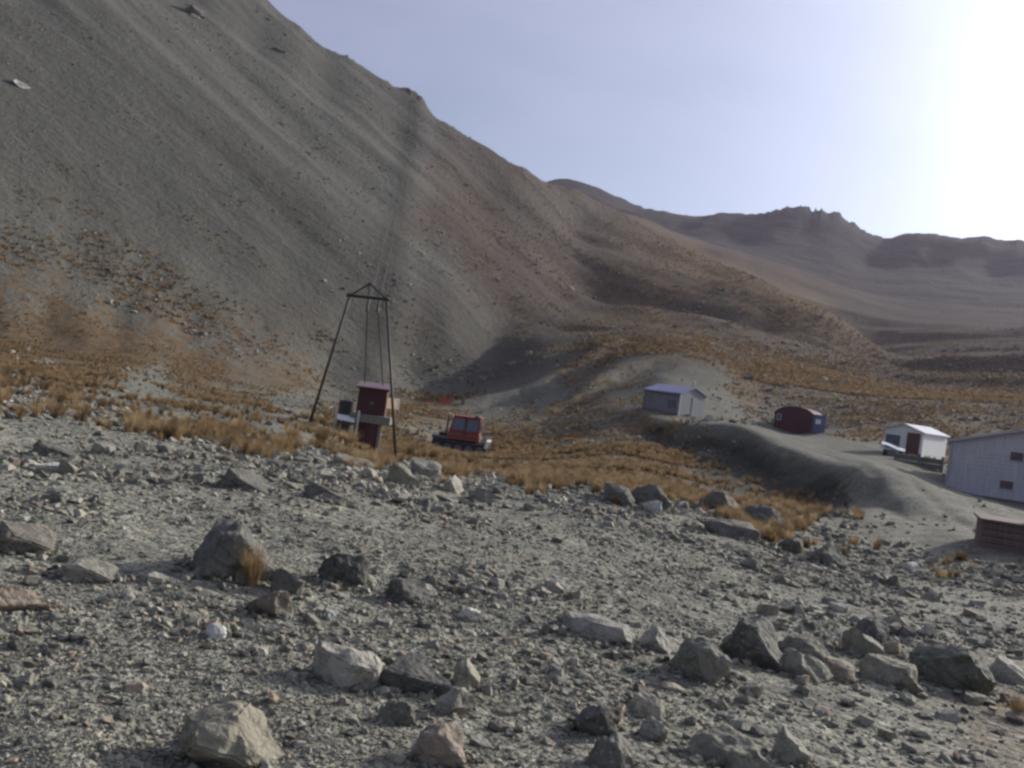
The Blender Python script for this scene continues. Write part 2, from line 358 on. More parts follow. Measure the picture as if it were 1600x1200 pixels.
    hb = math_('ADD', math_('MULTIPLY', math_('SUBTRACT', 1.0, d1), .5), math_('ADD', math_('MULTIPLY', math_('SUBTRACT', 1.0, d2), .25), math_('MULTIPLY', math_('SUBTRACT', 1.0, d3), .12)))
    hb = math_('ADD', math_('MULTIPLY', hb, .07), math_('MULTIPLY', noise(pos, 7, 4, .7), .05))
    bp = N('ShaderNodeBump'); bp.inputs['Strength'].default_value = .9; bp.inputs['Distance'].default_value = 1.0
    bl = math_('MULTIPLY', hb, math_('MULTIPLY_ADD', near, .9) if False else near)
    fb = math_('MULTIPLY', math_('SUBTRACT', 1.0, near), math_('ADD', math_('MULTIPLY', noise(pos, .45, 6, .7), 1.1), math_('MULTIPLY', noise(pos, 1.7, 4, .7), .35)))
    lk(math_('ADD', bl, fb), bp.inputs['Height']); lk(bp.outputs[0], b.inputs['Normal'])
    return m
M_TERRAIN = terrain_mat()

def far_mat():
    m, nt, b = new_mat('far_rock'); lk = nt.links.new
    g = nt.nodes.new('ShaderNodeNewGeometry')
    n = nt.nodes.new('ShaderNodeTexNoise'); n.inputs['Scale'].default_value = .02; n.inputs['Detail'].default_value = 9; n.inputs['Roughness'].default_value = .65
    r = nt.nodes.new('ShaderNodeValToRGB'); e = r.color_ramp.elements
    e[0].position = .32; e[0].color = (.026, .021, .023, 1); e[1].position = .68; e[1].color = (.05, .043, .048, 1)
    k = e.new(.5); k.color = (.039, .032, .034, 1)
    lk(g.outputs['Position'], n.inputs['Vector']); lk(n.outputs['Fac'], r.inputs[0]); lk(r.outputs[0], b.inputs['Base Color'])
    n2 = nt.nodes.new('ShaderNodeTexNoise'); n2.inputs['Scale'].default_value = .05; n2.inputs['Detail'].default_value = 8; n2.inputs['Roughness'].default_value = .7
    lk(g.outputs['Position'], n2.inputs['Vector'])
    bp = nt.nodes.new('ShaderNodeBump'); bp.inputs['Strength'].default_value = .8; bp.inputs['Distance'].default_value = 8.0
    lk(n2.outputs['Fac'], bp.inputs['Height']); lk(bp.outputs[0], b.inputs['Normal'])
    b.inputs['Roughness'].default_value = 1; b.inputs['Specular IOR Level'].default_value = .1
    return m
M_FAR = far_mat()

# ------------------------------------------------------------------ terrain sheets
# what grows or lies where, surveyed from the photograph: x, y, tussock cover, red earth, tone (with shade painted in on the right-hand hills and yard bank)
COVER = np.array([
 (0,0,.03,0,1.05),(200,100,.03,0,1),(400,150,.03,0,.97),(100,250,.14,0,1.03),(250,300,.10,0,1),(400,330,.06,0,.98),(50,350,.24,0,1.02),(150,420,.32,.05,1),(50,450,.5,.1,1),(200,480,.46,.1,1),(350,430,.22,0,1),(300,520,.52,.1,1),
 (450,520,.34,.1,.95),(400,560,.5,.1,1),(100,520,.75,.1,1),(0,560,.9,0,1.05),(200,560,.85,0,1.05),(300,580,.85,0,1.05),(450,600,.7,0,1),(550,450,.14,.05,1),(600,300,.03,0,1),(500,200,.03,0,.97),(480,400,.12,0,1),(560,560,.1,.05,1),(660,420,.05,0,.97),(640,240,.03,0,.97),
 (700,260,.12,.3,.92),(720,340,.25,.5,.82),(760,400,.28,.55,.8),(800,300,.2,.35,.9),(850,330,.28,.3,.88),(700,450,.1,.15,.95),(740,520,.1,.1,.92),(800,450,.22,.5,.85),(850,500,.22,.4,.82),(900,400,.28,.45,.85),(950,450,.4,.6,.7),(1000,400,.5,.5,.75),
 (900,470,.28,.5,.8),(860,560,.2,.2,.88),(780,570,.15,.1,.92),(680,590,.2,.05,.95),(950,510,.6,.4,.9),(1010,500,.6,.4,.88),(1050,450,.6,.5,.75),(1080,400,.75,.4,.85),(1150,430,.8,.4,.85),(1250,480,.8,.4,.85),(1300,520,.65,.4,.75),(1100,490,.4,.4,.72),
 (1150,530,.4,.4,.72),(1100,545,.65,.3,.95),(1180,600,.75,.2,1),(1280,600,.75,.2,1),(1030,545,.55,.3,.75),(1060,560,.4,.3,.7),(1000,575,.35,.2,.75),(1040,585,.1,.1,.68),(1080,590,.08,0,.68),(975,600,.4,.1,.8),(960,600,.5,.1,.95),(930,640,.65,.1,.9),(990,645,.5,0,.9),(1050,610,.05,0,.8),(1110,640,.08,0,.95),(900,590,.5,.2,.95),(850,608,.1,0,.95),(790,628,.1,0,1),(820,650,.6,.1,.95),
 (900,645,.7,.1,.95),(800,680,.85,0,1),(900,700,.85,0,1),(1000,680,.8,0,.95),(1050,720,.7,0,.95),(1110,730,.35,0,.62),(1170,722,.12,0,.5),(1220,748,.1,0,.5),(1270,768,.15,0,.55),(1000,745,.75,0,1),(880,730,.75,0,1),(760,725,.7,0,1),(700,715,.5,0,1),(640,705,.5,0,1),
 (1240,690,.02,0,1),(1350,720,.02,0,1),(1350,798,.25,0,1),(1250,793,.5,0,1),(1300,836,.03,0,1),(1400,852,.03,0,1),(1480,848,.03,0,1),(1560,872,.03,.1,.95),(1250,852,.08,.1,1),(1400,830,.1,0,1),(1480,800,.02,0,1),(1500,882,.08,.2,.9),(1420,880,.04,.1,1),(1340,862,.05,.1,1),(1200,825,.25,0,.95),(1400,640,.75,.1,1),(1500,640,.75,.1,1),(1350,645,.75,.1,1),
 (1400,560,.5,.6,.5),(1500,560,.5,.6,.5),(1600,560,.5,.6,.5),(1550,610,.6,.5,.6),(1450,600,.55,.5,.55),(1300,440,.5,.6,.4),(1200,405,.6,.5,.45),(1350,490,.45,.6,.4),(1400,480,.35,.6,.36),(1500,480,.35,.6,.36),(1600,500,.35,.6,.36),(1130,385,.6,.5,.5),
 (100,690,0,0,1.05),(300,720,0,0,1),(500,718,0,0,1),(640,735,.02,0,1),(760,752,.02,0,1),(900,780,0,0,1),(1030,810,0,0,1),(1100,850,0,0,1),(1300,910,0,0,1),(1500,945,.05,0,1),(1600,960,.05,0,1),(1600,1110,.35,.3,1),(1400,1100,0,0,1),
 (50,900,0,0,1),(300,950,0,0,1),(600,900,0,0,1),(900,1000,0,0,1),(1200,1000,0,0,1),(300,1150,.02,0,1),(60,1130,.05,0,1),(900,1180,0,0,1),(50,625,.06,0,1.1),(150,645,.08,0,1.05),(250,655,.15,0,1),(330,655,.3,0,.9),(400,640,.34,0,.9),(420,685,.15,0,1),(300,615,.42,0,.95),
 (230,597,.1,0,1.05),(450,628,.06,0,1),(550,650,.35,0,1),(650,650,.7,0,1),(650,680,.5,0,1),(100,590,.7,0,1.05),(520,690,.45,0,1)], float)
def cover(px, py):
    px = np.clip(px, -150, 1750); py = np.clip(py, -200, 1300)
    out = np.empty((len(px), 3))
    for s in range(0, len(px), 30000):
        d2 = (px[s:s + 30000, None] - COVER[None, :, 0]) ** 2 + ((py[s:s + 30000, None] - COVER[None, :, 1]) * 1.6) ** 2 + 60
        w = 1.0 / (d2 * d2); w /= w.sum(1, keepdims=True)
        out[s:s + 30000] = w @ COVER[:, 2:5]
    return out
def in_poly(px, py, poly):
    res = np.zeros(len(px), bool); n = len(poly); j = n - 1
    for i in range(n):
        xi, yi = poly[i]; xj, yj = poly[j]
        c = ((yi > py) != (yj > py)) & (px < (xj - xi) * (py - yi) / (yj - yi + 1e-9) + xi)
        res ^= c; j = i
    return res
ROAD = [(1100, 661), (1130, 659), (1200, 667), (1300, 681), (1380, 700), (1440, 730), (1500, 752), (1600, 782), (1600, 872), (1520, 868), (1420, 846), (1350, 812), (1310, 768), (1238, 722), (1190, 697), (1140, 677)]

def quad_obj(name, co, quads, attrs, mat):
    used = np.unique(quads); remap = np.full(len(co), -1, np.int64); remap[used] = np.arange(len(used)); q = remap[quads]
    me = bpy.data.meshes.new(name)
    me.vertices.add(len(used)); me.vertices.foreach_set('co', co[used].astype(np.float32).ravel())
    me.loops.add(q.size); me.loops.foreach_set('vertex_index', q.ravel().astype(np.int32))
    me.polygons.add(len(q)); me.polygons.foreach_set('loop_start', np.arange(0, q.size, 4, dtype=np.int32))
    try: me.polygons.foreach_set('loop_total', np.full(len(q), 4, np.int32))
    except Exception: pass
    me.polygons.foreach_set('use_smooth', np.ones(len(q), bool))
    me.update(calc_edges=True)
    for nm, v in attrs.items():
        if v.ndim == 1:
            a = me.attributes.new(nm, 'FLOAT', 'POINT'); a.data.foreach_set('value', v[used].astype(np.float32))
        else:
            a = me.attributes.new(nm, 'FLOAT_VECTOR', 'POINT'); a.data.foreach_set('vector', v[used].astype(np.float32).ravel())
    me.materials.append(mat)
    o = bpy.data.objects.new(name, me); COL.objects.link(o); o['kind'] = 'structure'; return o

fine = np.radians(np.arange(-36, 36.01, 0.082))
lo = np.radians(np.concatenate([np.arange(-180, -60, 4.0), np.arange(-60, -36, 1.0)])); hi = np.radians(np.concatenate([np.arange(37, 60, 1.0), np.arange(60, 180.1, 4.0)]))
TH = np.concatenate([lo, fine, hi]); TH[-1] = math.pi; TH[0] = -math.pi
RR = np.exp(np.concatenate([np.arange(math.log(.6), math.log(3.0), .06), np.arange(math.log(3.0), math.log(620), .0098), np.arange(math.log(620), math.log(4700), .012)]))
nt_, nr_ = len(TH), len(RR)
TG, RG = np.meshgrid(TH, RR, indexing='ij')
X = RG * np.sin(TG); Y = RG * np.cos(TG); Z = terrain(X, Y)
Z[-1] = Z[0]
co = np.stack([X.ravel(), Y.ravel(), Z.ravel()], -1)
PX, PY = to_pix(co[:, 0], co[:, 1], co[:, 2])
back = co[:, 1] < 0.5
PX = np.where(back, 800, PX); PY = np.where(back, 1200, PY)
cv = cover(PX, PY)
rflat = RG.ravel()
wob = fbm(co[:, 0] / 4, co[:, 1] / 4, 3, 21)
cv[:, 0] = np.where(back & (rflat > 25), .5, cv[:, 0])
cv[:, 0] *= 1 - .0 * wob
c_ = co[:, 0] * -GY + co[:, 1] * GX; a_ = co[:, 0] * GX + co[:, 1] * GY
# the strip worn up the scree under the tow line
lt = np.clip((co[:, 1] - 60) / (330 - 60), 0, 1); tow_x = np.interp(co[:, 1], [46, 330], [-6.6, -43.0]); dxs = co[:, 0] - tow_x
inb = (co[:, 1] > 70) & (co[:, 1] < 335)
cv[:, 2] *= np.where(inb, 1 + .18 * np.exp(-((dxs - 3.2) / 2.8) ** 2) - .34 * np.exp(-((dxs + 2.4) / 2.4) ** 2), 1.0)
cv[:, 2] *= 1 - .2 * sstep(35, 70, rflat) * (1 - sstep(150, 220, rflat))
cv[:, 2] *= 1 - .22 * ruts(co[:, 0], co[:, 1], rflat)
cv[:, 2] *= 1 - .55 * bank_shade(co[:, 0], co[:, 1], rflat)  # shade on the yard bank's face, painted into the ground tone
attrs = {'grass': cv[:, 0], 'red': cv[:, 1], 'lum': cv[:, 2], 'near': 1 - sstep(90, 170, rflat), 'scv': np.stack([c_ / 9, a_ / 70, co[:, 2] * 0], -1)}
ii, jj = np.meshgrid(np.arange(nt_ - 1), np.arange(nr_ - 1), indexing='ij')
q = np.stack([ii * nr_ + jj, (ii + 1) * nr_ + jj, (ii + 1) * nr_ + jj + 1, ii * nr_ + jj + 1], -1).reshape(-1, 4)[:, ::-1]
fr = RG[:-1, :-1].ravel(); fpx = PX[q].mean(1); fpy = PY[q].mean(1)
fwd = co[q[:, 0], 1] > 1
road = in_poly(fpx, fpy, ROAD) & (fr > 20) & (fr < 112) & fwd
ybase = np.interp(fpx, [-200, 0, 200, 470, 560, 740, 790, 860, 930, 970, 1000, 1160, 1250, 1330, 1450, 1600], [515, 540, 565, 607, 613, 612, 618, 588, 552, 527, 560, 600, 610, 620, 630, 640])
hill = (fr > 90) & (fpy < ybase) & ~road
far = (fr > 640)
hill &= ~far
cz_ = ~(road | hill | far)
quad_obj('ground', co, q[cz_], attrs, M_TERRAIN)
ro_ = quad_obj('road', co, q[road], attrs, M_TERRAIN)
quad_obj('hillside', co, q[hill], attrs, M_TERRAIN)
quad_obj('mountain', co, q[far], attrs, M_FAR)
#@@NEXT
# ------------------------------------------------------------------ mesh helpers
class MB:
    def __init__(s): s.v = []; s.f = []
    def add(s, vs, fs):
        b = len(s.v); s.v += [tuple(p) for p in vs]; s.f += [tuple(i + b for i in f) for f in fs]; return s
    def box(s, x0, x1, y0, y1, z0, z1):
        return s.hexa([(x0, y0), (x1, y0), (x1, y1), (x0, y1)], z0, [(x0, y0), (x1, y0), (x1, y1), (x0, y1)], z1)
    def hexa(s, b, z0, t, z1):
        vs = [(x, y, z0) for x, y in b] + [(x, y, z1) for x, y in t]
        return s.add(vs, [(3, 2, 1, 0), (4, 5, 6, 7), (0, 1, 5, 4), (1, 2, 6, 5), (2, 3, 7, 6), (3, 0, 4, 7)])
    def prism(s, prof, a0, a1, axis='y'):
        """profile in the (x,z) plane swept along y, or (y,z) swept along x"""
        n = len(prof); vs = []
        for a in (a0, a1):
            for p in prof: vs.append((p[0], a, p[1]) if axis == 'y' else (a, p[0], p[1]))
        fs = [tuple(range(n))[::-1], tuple(range(n, 2 * n))] + [(i, (i + 1) % n, n + (i + 1) % n, n + i) for i in range(n)]
        return s.add(vs, fs)
    def tube(s, p, q, r, r2=None, n=8):
        p, q = Vector(p), Vector(q); r2 = r if r2 is None else r2
        d = (q - p).normalized(); a = d.orthogonal().normalized(); b = d.cross(a); vs = []
        for c, rr in ((p, r), (q, r2)):
            for k in range(n): t = 2 * math.pi * k / n; vs.append(c + a * math.cos(t) * rr + b * math.sin(t) * rr)
        return s.add(vs, [tuple(range(n))[::-1], tuple(range(n, 2 * n))] + [(i, (i + 1) % n, n + (i + 1) % n, n + i) for i in range(n)])
    def corrugated(s, x0, x1, z0, z1, y, pitch=.09, amp=.016):
        """corrugated sheet standing in the x-z plane, facing -y, 20 mm thick"""
        n = max(4, int((x1 - x0) / pitch * 4)); vs = []
        for k in range(n + 1):
            x = x0 + (x1 - x0) * k / n; yy = y + amp * math.sin(k * math.pi / 2)
            vs += [(x, yy, z0), (x, yy, z1), (x, yy + .012, z0), (x, yy + .012, z1)]
        fs = []
        for k in range(n):
            i = 4 * k; j = i + 4; fs += [(i, j, j + 1, i + 1), (i + 2, i + 3, j + 3, j + 2), (i + 1, j + 1, j + 3, i + 3), (i, i + 2, j + 2, j)]
        e = 4 * n; fs += [(0, 1, 3, 2), (e, e + 2, e + 3, e + 1)]
        return s.add(vs, fs)
    def build(s, name, mat, parent=None, bevel=0, smooth=False, xf=None):
        me = bpy.data.meshes.new(name); vs = s.v if xf is None else [tuple(xf @ Vector(p)) for p in s.v]
        me.from_pydata(vs, [], s.f); me.update()
        bm = bmesh.new(); bm.from_mesh(me); bmesh.ops.recalc_face_normals(bm, faces=bm.faces)
        if bevel: bmesh.ops.bevel(bm, geom=list(bm.edges), offset=bevel, segments=1, affect='EDGES', clamp_overlap=True)
        bm.to_mesh(me); bm.free()
        if smooth: me.polygons.foreach_set('use_smooth', [True] * len(me.polygons))
        me.materials.append(mat)
        o = bpy.data.objects.new(name, me); COL.objects.link(o)
        if parent: o.parent = parent
        return o
def tag(o, label, cat, group=None, kind=None):
    if label: o['label'] = label
    if cat: o['category'] = cat
    if group: o['group'] = group
    if kind: o['kind'] = kind
    return o
def thing(name, loc, yaw, label, cat, group=None):
    o = bpy.data.objects.new(name, None); COL.objects.link(o); o.location = loc; o.rotation_euler = (0, 0, yaw); o.empty_display_size = .3
    return tag(o, label, cat, group)
def view_yaw(p): return -math.atan2(p[0], p[1])      # local +y points away from the camera

# ------------------------------------------------------------------ paints
M_RED = simple('red_paint', (.095, .032, .034), .6, 0, .25, 5, .1, True)
M_REDROOF = simple('faded_red_sheet', (.22, .14, .145), .5, 0, .15, 4)
M_ORANGE = simple('red_orange_paint', (.27, .045, .035), .45, 0, .2, 3)
M_CONC = simple('weathered_timber', (.20, .20, .17), .9, 0, .25, 7, .2)
M_PALE = simple('pale_post_paint', (.52, .50, .42), .8, 0, .2, 8)
M_WHITE = simple('white_paint', (.78, .78, .76), .55, 0, .10, 5, 0, True)
M_CREAM = simple('cream_board', (.70, .52, .33), .7, 0, .12, 6)
M_STEEL = simple('dark_steel', (.055, .05, .047), .6, .4, .3, 9)
M_RUBBER = simple('track_rubber', (.03, .03, .03), .85, 0, .3, 8, .1)
M_GREYMETAL = simple('grey_metal', (.16, .16, .165), .5, .5, .25, 6)
M_GLASS = simple('dark_window_glass', (.10, .13, .17), .15, 0, .15, 3)
M_HUTWALL = simple('galvanised_grey_wall', (.23, .235, .255), .55, .1, .26, 3, .05, True)
M_HUTROOF = simple('blue_grey_roof', (.25, .25, .40), .45, .1, .12, 2)
M_TRIM = simple('light_trim', (.55, .55, .57), .6, 0, .1, 4)
M_REDHUT = simple('maroon_boards', (.11, .036, .042), .75, 0, .3, 4, .1, True)
M_BLUE = simple('slate_blue_paint', (.15, .16, .27), .6, 0, .15, 4)
M_LODGE = simple('lodge_cream_boards', (.62, .59, .60), .7, 0, .18, 3, 0, True)
M_LODGEROOF = simple('lodge_roof', (.5, .48, .52), .5, .1, .1, 2)
M_BROWN = simple('brown_boards', (.17, .115, .10), .85, 0, .3, 5, .1, True)
M_DOOR = simple('brown_red_door', (.12, .055, .05), .7, 0, .2, 5)
M_ROPE = simple('tow_rope', (.05, .05, .05), .7, 0, .2, 1)
M_NET = simple('orange_net', (.60, .11, .05), .8, 0, .25, 6)
M_TANK = simple('dark_green_tank', (.035, .04, .033), .6, .1, .25, 4)

# ------------------------------------------------------------------ rope tow tower
TR = ray(621, 722, 40); TL = ray(482, 660, 45)
TR.z = float(terrain(np.array([TR.x]), np.array([TR.y]))[0]); TL.z = float(terrain(np.array([TL.x]), np.array([TL.y]))[0])
TOPL = ray(547, 461, 43.2); TOPR = ray(604, 468.5, 42.4)
tz = (TOPL.z + TOPR.z) / 2; TOPL.z = TOPR.z = tz
tower = thing('tow_tower', (TL + TR) / 2, 0, 'tall dark steel A-frame rope tow tower standing over the red shed', 'tower')
iv = Matrix.Translation(-(TL + TR) / 2)
APEX = (TOPL + TOPR) / 2 + Vector((0, 0, .62))
for a, b in ((TL, TOPL), (TR, TOPR)):
    leg = MB().tube(a - Vector((0, 0, .3)), b + (b - a).normalized() * .12, .062, .055, 10).build('leg', M_STEEL, tower, smooth=True, xf=iv)
    MB().box(a.x - .22, a.x + .22, a.y - .22, a.y + .22, a.z - .3, a.z + .07).build('foot_plate', M_STEEL, leg, xf=iv)
axd = (TOPR - TOPL).normalized()
MB().tube(TOPL - axd * .14, TOPR + axd * .14, .068, n=10).build('crossbar', M_STEEL, tower, smooth=True, xf=iv)
for p in (TOPL, TOPR): MB().tube(p, APEX, .038, n=8).build('brace', M_STEEL, tower, xf=iv)
MID = (TOPL + TOPR) / 2
MB().tube(MID, APEX + Vector((0, 0, .05)), .03, n=8).build('king_post', M_STEEL, tower, xf=iv)
PULL = []
for t in (.52, .80):
    c = TOPL.lerp(TOPR, t)
    MB().box(c.x - .03, c.x + .03, c.y - .06, c.y + .06, c.z - .40, c.z - .07).build('pulley_hanger', M_STEEL, tower, xf=iv)
    w = c + Vector((0, 0, -.47)); PULL.append(w)
    MB().tube(w + Vector((-.04, 0, 0)), w + Vector((.04, 0, 0)), .17, n=16).build('pulley_wheel', M_STEEL, tower, xf=iv)

# ------------------------------------------------------------------ red drive shed
sp = ray(571, 703, 46.5); sp.z = float(terrain(np.array([sp.x]), np.array([sp.y]))[0])
kz = sp.y / F                                   # metres per photograph pixel at the shed
H_tot = ray(580, 603, 46.5).z - sp.z
shed = thing('drive_shed', sp, view_yaw(sp) + math.radians(-6), 'small dark red two-tier tow engine shed under the steel tower', 'shed')
zl = H_tot * .40; zs = H_tot * .53; zt = H_tot
lo_ = MB().box(-.62, .50, .06, 1.1, -.3, zl).build('lower_box', M_RED, shed)
MB().corrugated(-.26, .44, -.2, zl - .01, .0, .14, .02).build('corrugated_sheet', M_RED, lo_)
MB().box(.46, .62, -.05, .12, -.3, zl + .02).build('corner_post', M_CONC, shed, .01)
MB().box(-.70, -.56, -.03, .10, -.3, zl + .02).build('corner_post', M_CONC, shed, .01)
dk = None
for k in range(3): MB().box(-.95, 1.0, -.25 + k * .5, .22 + k * .5, zl, zs - .02 * k).build('deck_beam', M_CONC, shed, .015)
up = MB().box(-.66, .66, .10, 1.15, zs - .02, zt - .16).build('upper_box', M_RED, shed)
MB().corrugated(-.68, .68, zs, zt - .17, .06, .12, .02).build('corrugated_sheet', M_RED, up)
MB().box(-.1, .1, .0, .05, zs + .5, zs + .62).build('louvre', M_GREYMETAL, up)
MB().hexa([(-.78, -.16), (.78, -.16), (.78, 1.35), (-.78, 1.35)], zt - .16, [(-.78, -.16), (.78, -.16), (.78, 1.35), (-.78, 1.35)], zt - .10).build('fascia', M_RED, shed)
MB().add([(-.82, -.2, zt - .1), (.82, -.2, zt - .1), (.82, 1.4, zt + .12), (-.82, 1.4, zt + .12), (-.82, -.2, zt - .06), (.82, -.2, zt - .06), (.82, 1.4, zt + .16), (-.82, 1.4, zt + .16)],
         [(3, 2, 1, 0), (4, 5, 6, 7), (0, 1, 5, 4), (1, 2, 6, 5), (2, 3, 7, 6), (3, 0, 4, 7)]).build('roof', M_REDROOF, shed)
hx = Matrix.Translation((.70, -.02, zs + .42)) @ Matrix.Rotation(math.radians(47), 4, 'Z')
hb = MB().box(0, .75, -.03, .03, 0, .52).build('hatch_cover', M_CREAM, shed, xf=hx)
MB().box(.75, .80, -.04, .04, -.02, .54).build('hatch_edge', M_WHITE, hb, xf=hx)

# ------------------------------------------------------------------ loading stand left of the shed, tank behind it
lp = ray(521, 672, 46); lp.z = float(terrain(np.array([lp.x]), np.array([lp.y]))[0])
st_ = thing('loading_stand', lp, view_yaw(lp), 'pale loading stand with a sunlit white board left of the red shed', 'stand')
hp = ray(523, 637, 46).z - lp.z
for x in (0.0, 1.05): MB().tube((x, 0, -.3), (x + .02, 0, hp), .055, n=8).build('post', M_PALE, st_)
MB().tube((.28, .5, -.3), (.30, .5, hp * .62), .04, n=8).build('post', M_PALE, st_)
zb = ray(540, 655, 46).z - lp.z
MB().add([(.10, -.25, zb - .04), (.92, -.25, zb - .1), (.92, .55, zb + .10), (.10, .55, zb + .14), (.10, -.25, zb), (.92, -.25, zb - .06), (.92, .55, zb + .14), (.10, .55, zb + .18)],
         [(3, 2, 1, 0), (4, 5, 6, 7), (0, 1, 5, 4), (1, 2, 6, 5), (2, 3, 7, 6), (3, 0, 4, 7)]).build('board', M_WHITE, st_)
MB().box(.10, .92, -.22, -.17, zb - .22, zb - .10).build('red_rail', M_RED, st_)
tp = at(541, 648, 50)
tk = thing('fuel_tank', tp, view_yaw(tp), 'dark upright tank standing just left of the red shed', 'tank')
tk_h = max(.6, ray(541, 626, 50).z - tp.z)
MB().tube((0, 0, -.2), (0, 0, tk_h), .42, .42, 18).build('drum', M_TANK, tk, smooth=False)
MB().tube((0, 0, tk_h), (0, 0, tk_h + .08), .36, .1, 18).build('lid', M_TANK, tk)
for z in (.2, .5): MB().tube((0, 0, z), (0, 0, z + .05), .44, .44, 18).build('hoop', M_STEEL, tk)

# tow ropes: from the shed up over the pulleys and away up the scree to a post on the skyline
top_p = hit(641, 176) or ray(641, 176, 340)
up_post = thing('top_post', top_p, 0, 'tiny dark steel post carrying the tow rope below the craggy skyline', 'post')
MB().tube((0, 0, -.5), (0, 0, 3.6), .14, .1, 8).build('mast', M_STEEL, up_post); MB().box(-1.0, 1.0, -.08, .08, 3.4, 3.6).build('crossarm', M_STEEL, up_post)
def rope(name, pts, r, label):
    mb = MB()
    for a, b in zip(pts[:-1], pts[1:]): mb.tube(a, b, r, n=6)
    o = mb.build(name, M_ROPE); return tag(o, label, 'rope', 'tow ropes running up the scree')
for k, (w, dx) in enumerate(zip(PULL, (-.9, .9))):
    t_end = top_p + Vector((dx, 0, 3.45)); n = 26; pts = [shed.location + Vector((-.55 + .9 * k, .6, zt + .1)), w]
    for i in range(1, n + 1):
        t = i / n; p = w.lerp(t_end, t); p.z -= 4 * t * (1 - t) * 9.0; pts.append(p)
    rope('tow_rope', pts, .028, ('left' if k == 0 else 'right') + ' one of the two tow ropes running from tower pulleys up the scree')

# ------------------------------------------------------------------ red tracked snow groomer
gp = ray(716, 706, 69); gp.z = float(terrain(np.array([gp.x]), np.array([gp.y]))[0])
gr = thing('snow_groomer', gp, view_yaw(gp) + math.radians(-4), 'red cabbed tracked snow groomer parked in the golden tussock', 'snow groomer')
g = gp.y / F
def gx(px): return (px - 716) * g
for y in (-.95, .95):
    pr = []
    for cx_, a0 in ((1.62, -90), (-1.55, 90)):
        for k in range(9): t = math.radians(a0 + 22.5 * k); pr.append((cx_ + .40 * math.cos(t), .42 + .40 * math.sin(t)))
    tr = MB().prism(pr, y - .34, y + .34).build('track', M_RUBBER, gr)
    for k in range(5): MB().tube((-1.5 + k * .76, y - .37, .38), (-1.5 + k * .76, y + .37, .38), .27, n=14).build('road_wheel', M_GREYMETAL, tr)
    cb = MB()
    for k in range(20): cb.box(-1.85 + k * .19, -1.79 + k * .19, y - .36, y + .36, .80, .86)
    o = cb.build('grousers', M_GREYMETAL, tr); o['kind'] = 'stuff'
MB().box(-1.9, 1.75, -.62, .62, .45, .92).build('chassis', M_STEEL, gr, .03)
MB().box(-1.95, -.75, -1.0, 1.0, .92, 1.10).build('deck', M_GREYMETAL, gr, .02)
MB().box(-1.5, -.95, -.5, .5, 1.10, 1.32).build('engine_cover', M_STEEL, gr, .03)
ch = max(2.2, ray(720, 649, 69).z - gp.z)
MB().hexa([(-.86, -1.02), (1.42, -1.02), (1.42, 1.02), (-.86, 1.02)], .93, [(-.80, -1.0), (1.40, -1.0), (1.40, 1.0), (-.80, 1.0)], 1.5).build('cab_base', M_ORANGE, gr, .04)
cabu = MB().hexa([(-.80, -1.0), (1.40, -1.0), (1.40, 1.0), (-.80, 1.0)], 1.5, [(-.55, -.9), (1.36, -.9), (1.36, .9), (-.55, .9)], ch - .1).build('cab', M_ORANGE, gr, .03)
MB().box(-.60, 1.44, -.97, .97, ch - .1, ch).build('roof', M_ORANGE, gr, .03)
for x0, x1 in ((-.58, .28), (.38, 1.24)):
    dz = ch - 1.72
    w = MB().add([(x0, -1.012, 1.66), (x1, -1.012, 1.66), (x1 - .03, -.925, ch - .2), (x0 + .10, -.925, ch - .2), (x0, -.96, 1.66), (x1, -.96, 1.66), (x1 - .03, -.88, ch - .2), (x0 + .10, -.88, ch - .2)],
                 [(0, 1, 2, 3), (7, 6, 5, 4), (0, 4, 5, 1), (1, 5, 6, 2), (2, 6, 7, 3), (3, 7, 4, 0)]).build('window', M_GLASS, gr)
MB().box(1.37, 1.425, -.8, .8, 1.62, ch - .25).build('windscreen', M_GLASS, gr)
MB().box(-.84, 1.40, -1.05, -1.01, 1.28, 1.34).build('side_trim', M_GREYMETAL, gr)
lb = MB().box(.9, 1.2, -.8, .8, ch + .002, ch + .1).build('light_bar', M_STEEL, gr, .01)
for y in (-.6, -.2, .2, .6): MB().tube((1.2, y, ch + .06), (1.26, y, ch + .06), .06, n=10).build('work_light', M_TRIM, lb)
MB().tube((-.95, -.7, 1.1), (-.95, -.7, ch - .05), .06, n=10).build('exhaust', M_STEEL, gr)
for y in (-1.12, 1.12):
    mr = MB().tube((1.25, y * .9, 1.9), (1.45, y, 1.95), .02).build('mirror_arm', M_STEEL, gr); MB().box(1.42, 1.47, y - .09, y + .09, 1.8, 2.1).build('mirror', M_GLASS, mr)
MB().box(.30, .36, -1.03, -.98, 1.0, ch - .15).build('door_pillar', M_STEEL, gr)
for y in (-.7, .7): MB().tube((1.42, y, 1.2), (1.5, y, 1.2), .1, n=12).build('headlight', M_WHITE, gr)
bl = MB().hexa([(1.85, -1.5), (2.0, -1.5), (2.0, 1.5), (1.85, 1.5)], .62, [(1.95, -1.5), (2.25, -1.5), (2.25, 1.5), (1.95, 1.5)], 1.12).build('blade', M_WHITE, gr)
for y in (-.5, .5): MB().tube((1.6, y, .6), (1.92, y, .85), .06).build('blade_arm', M_STEEL, gr)

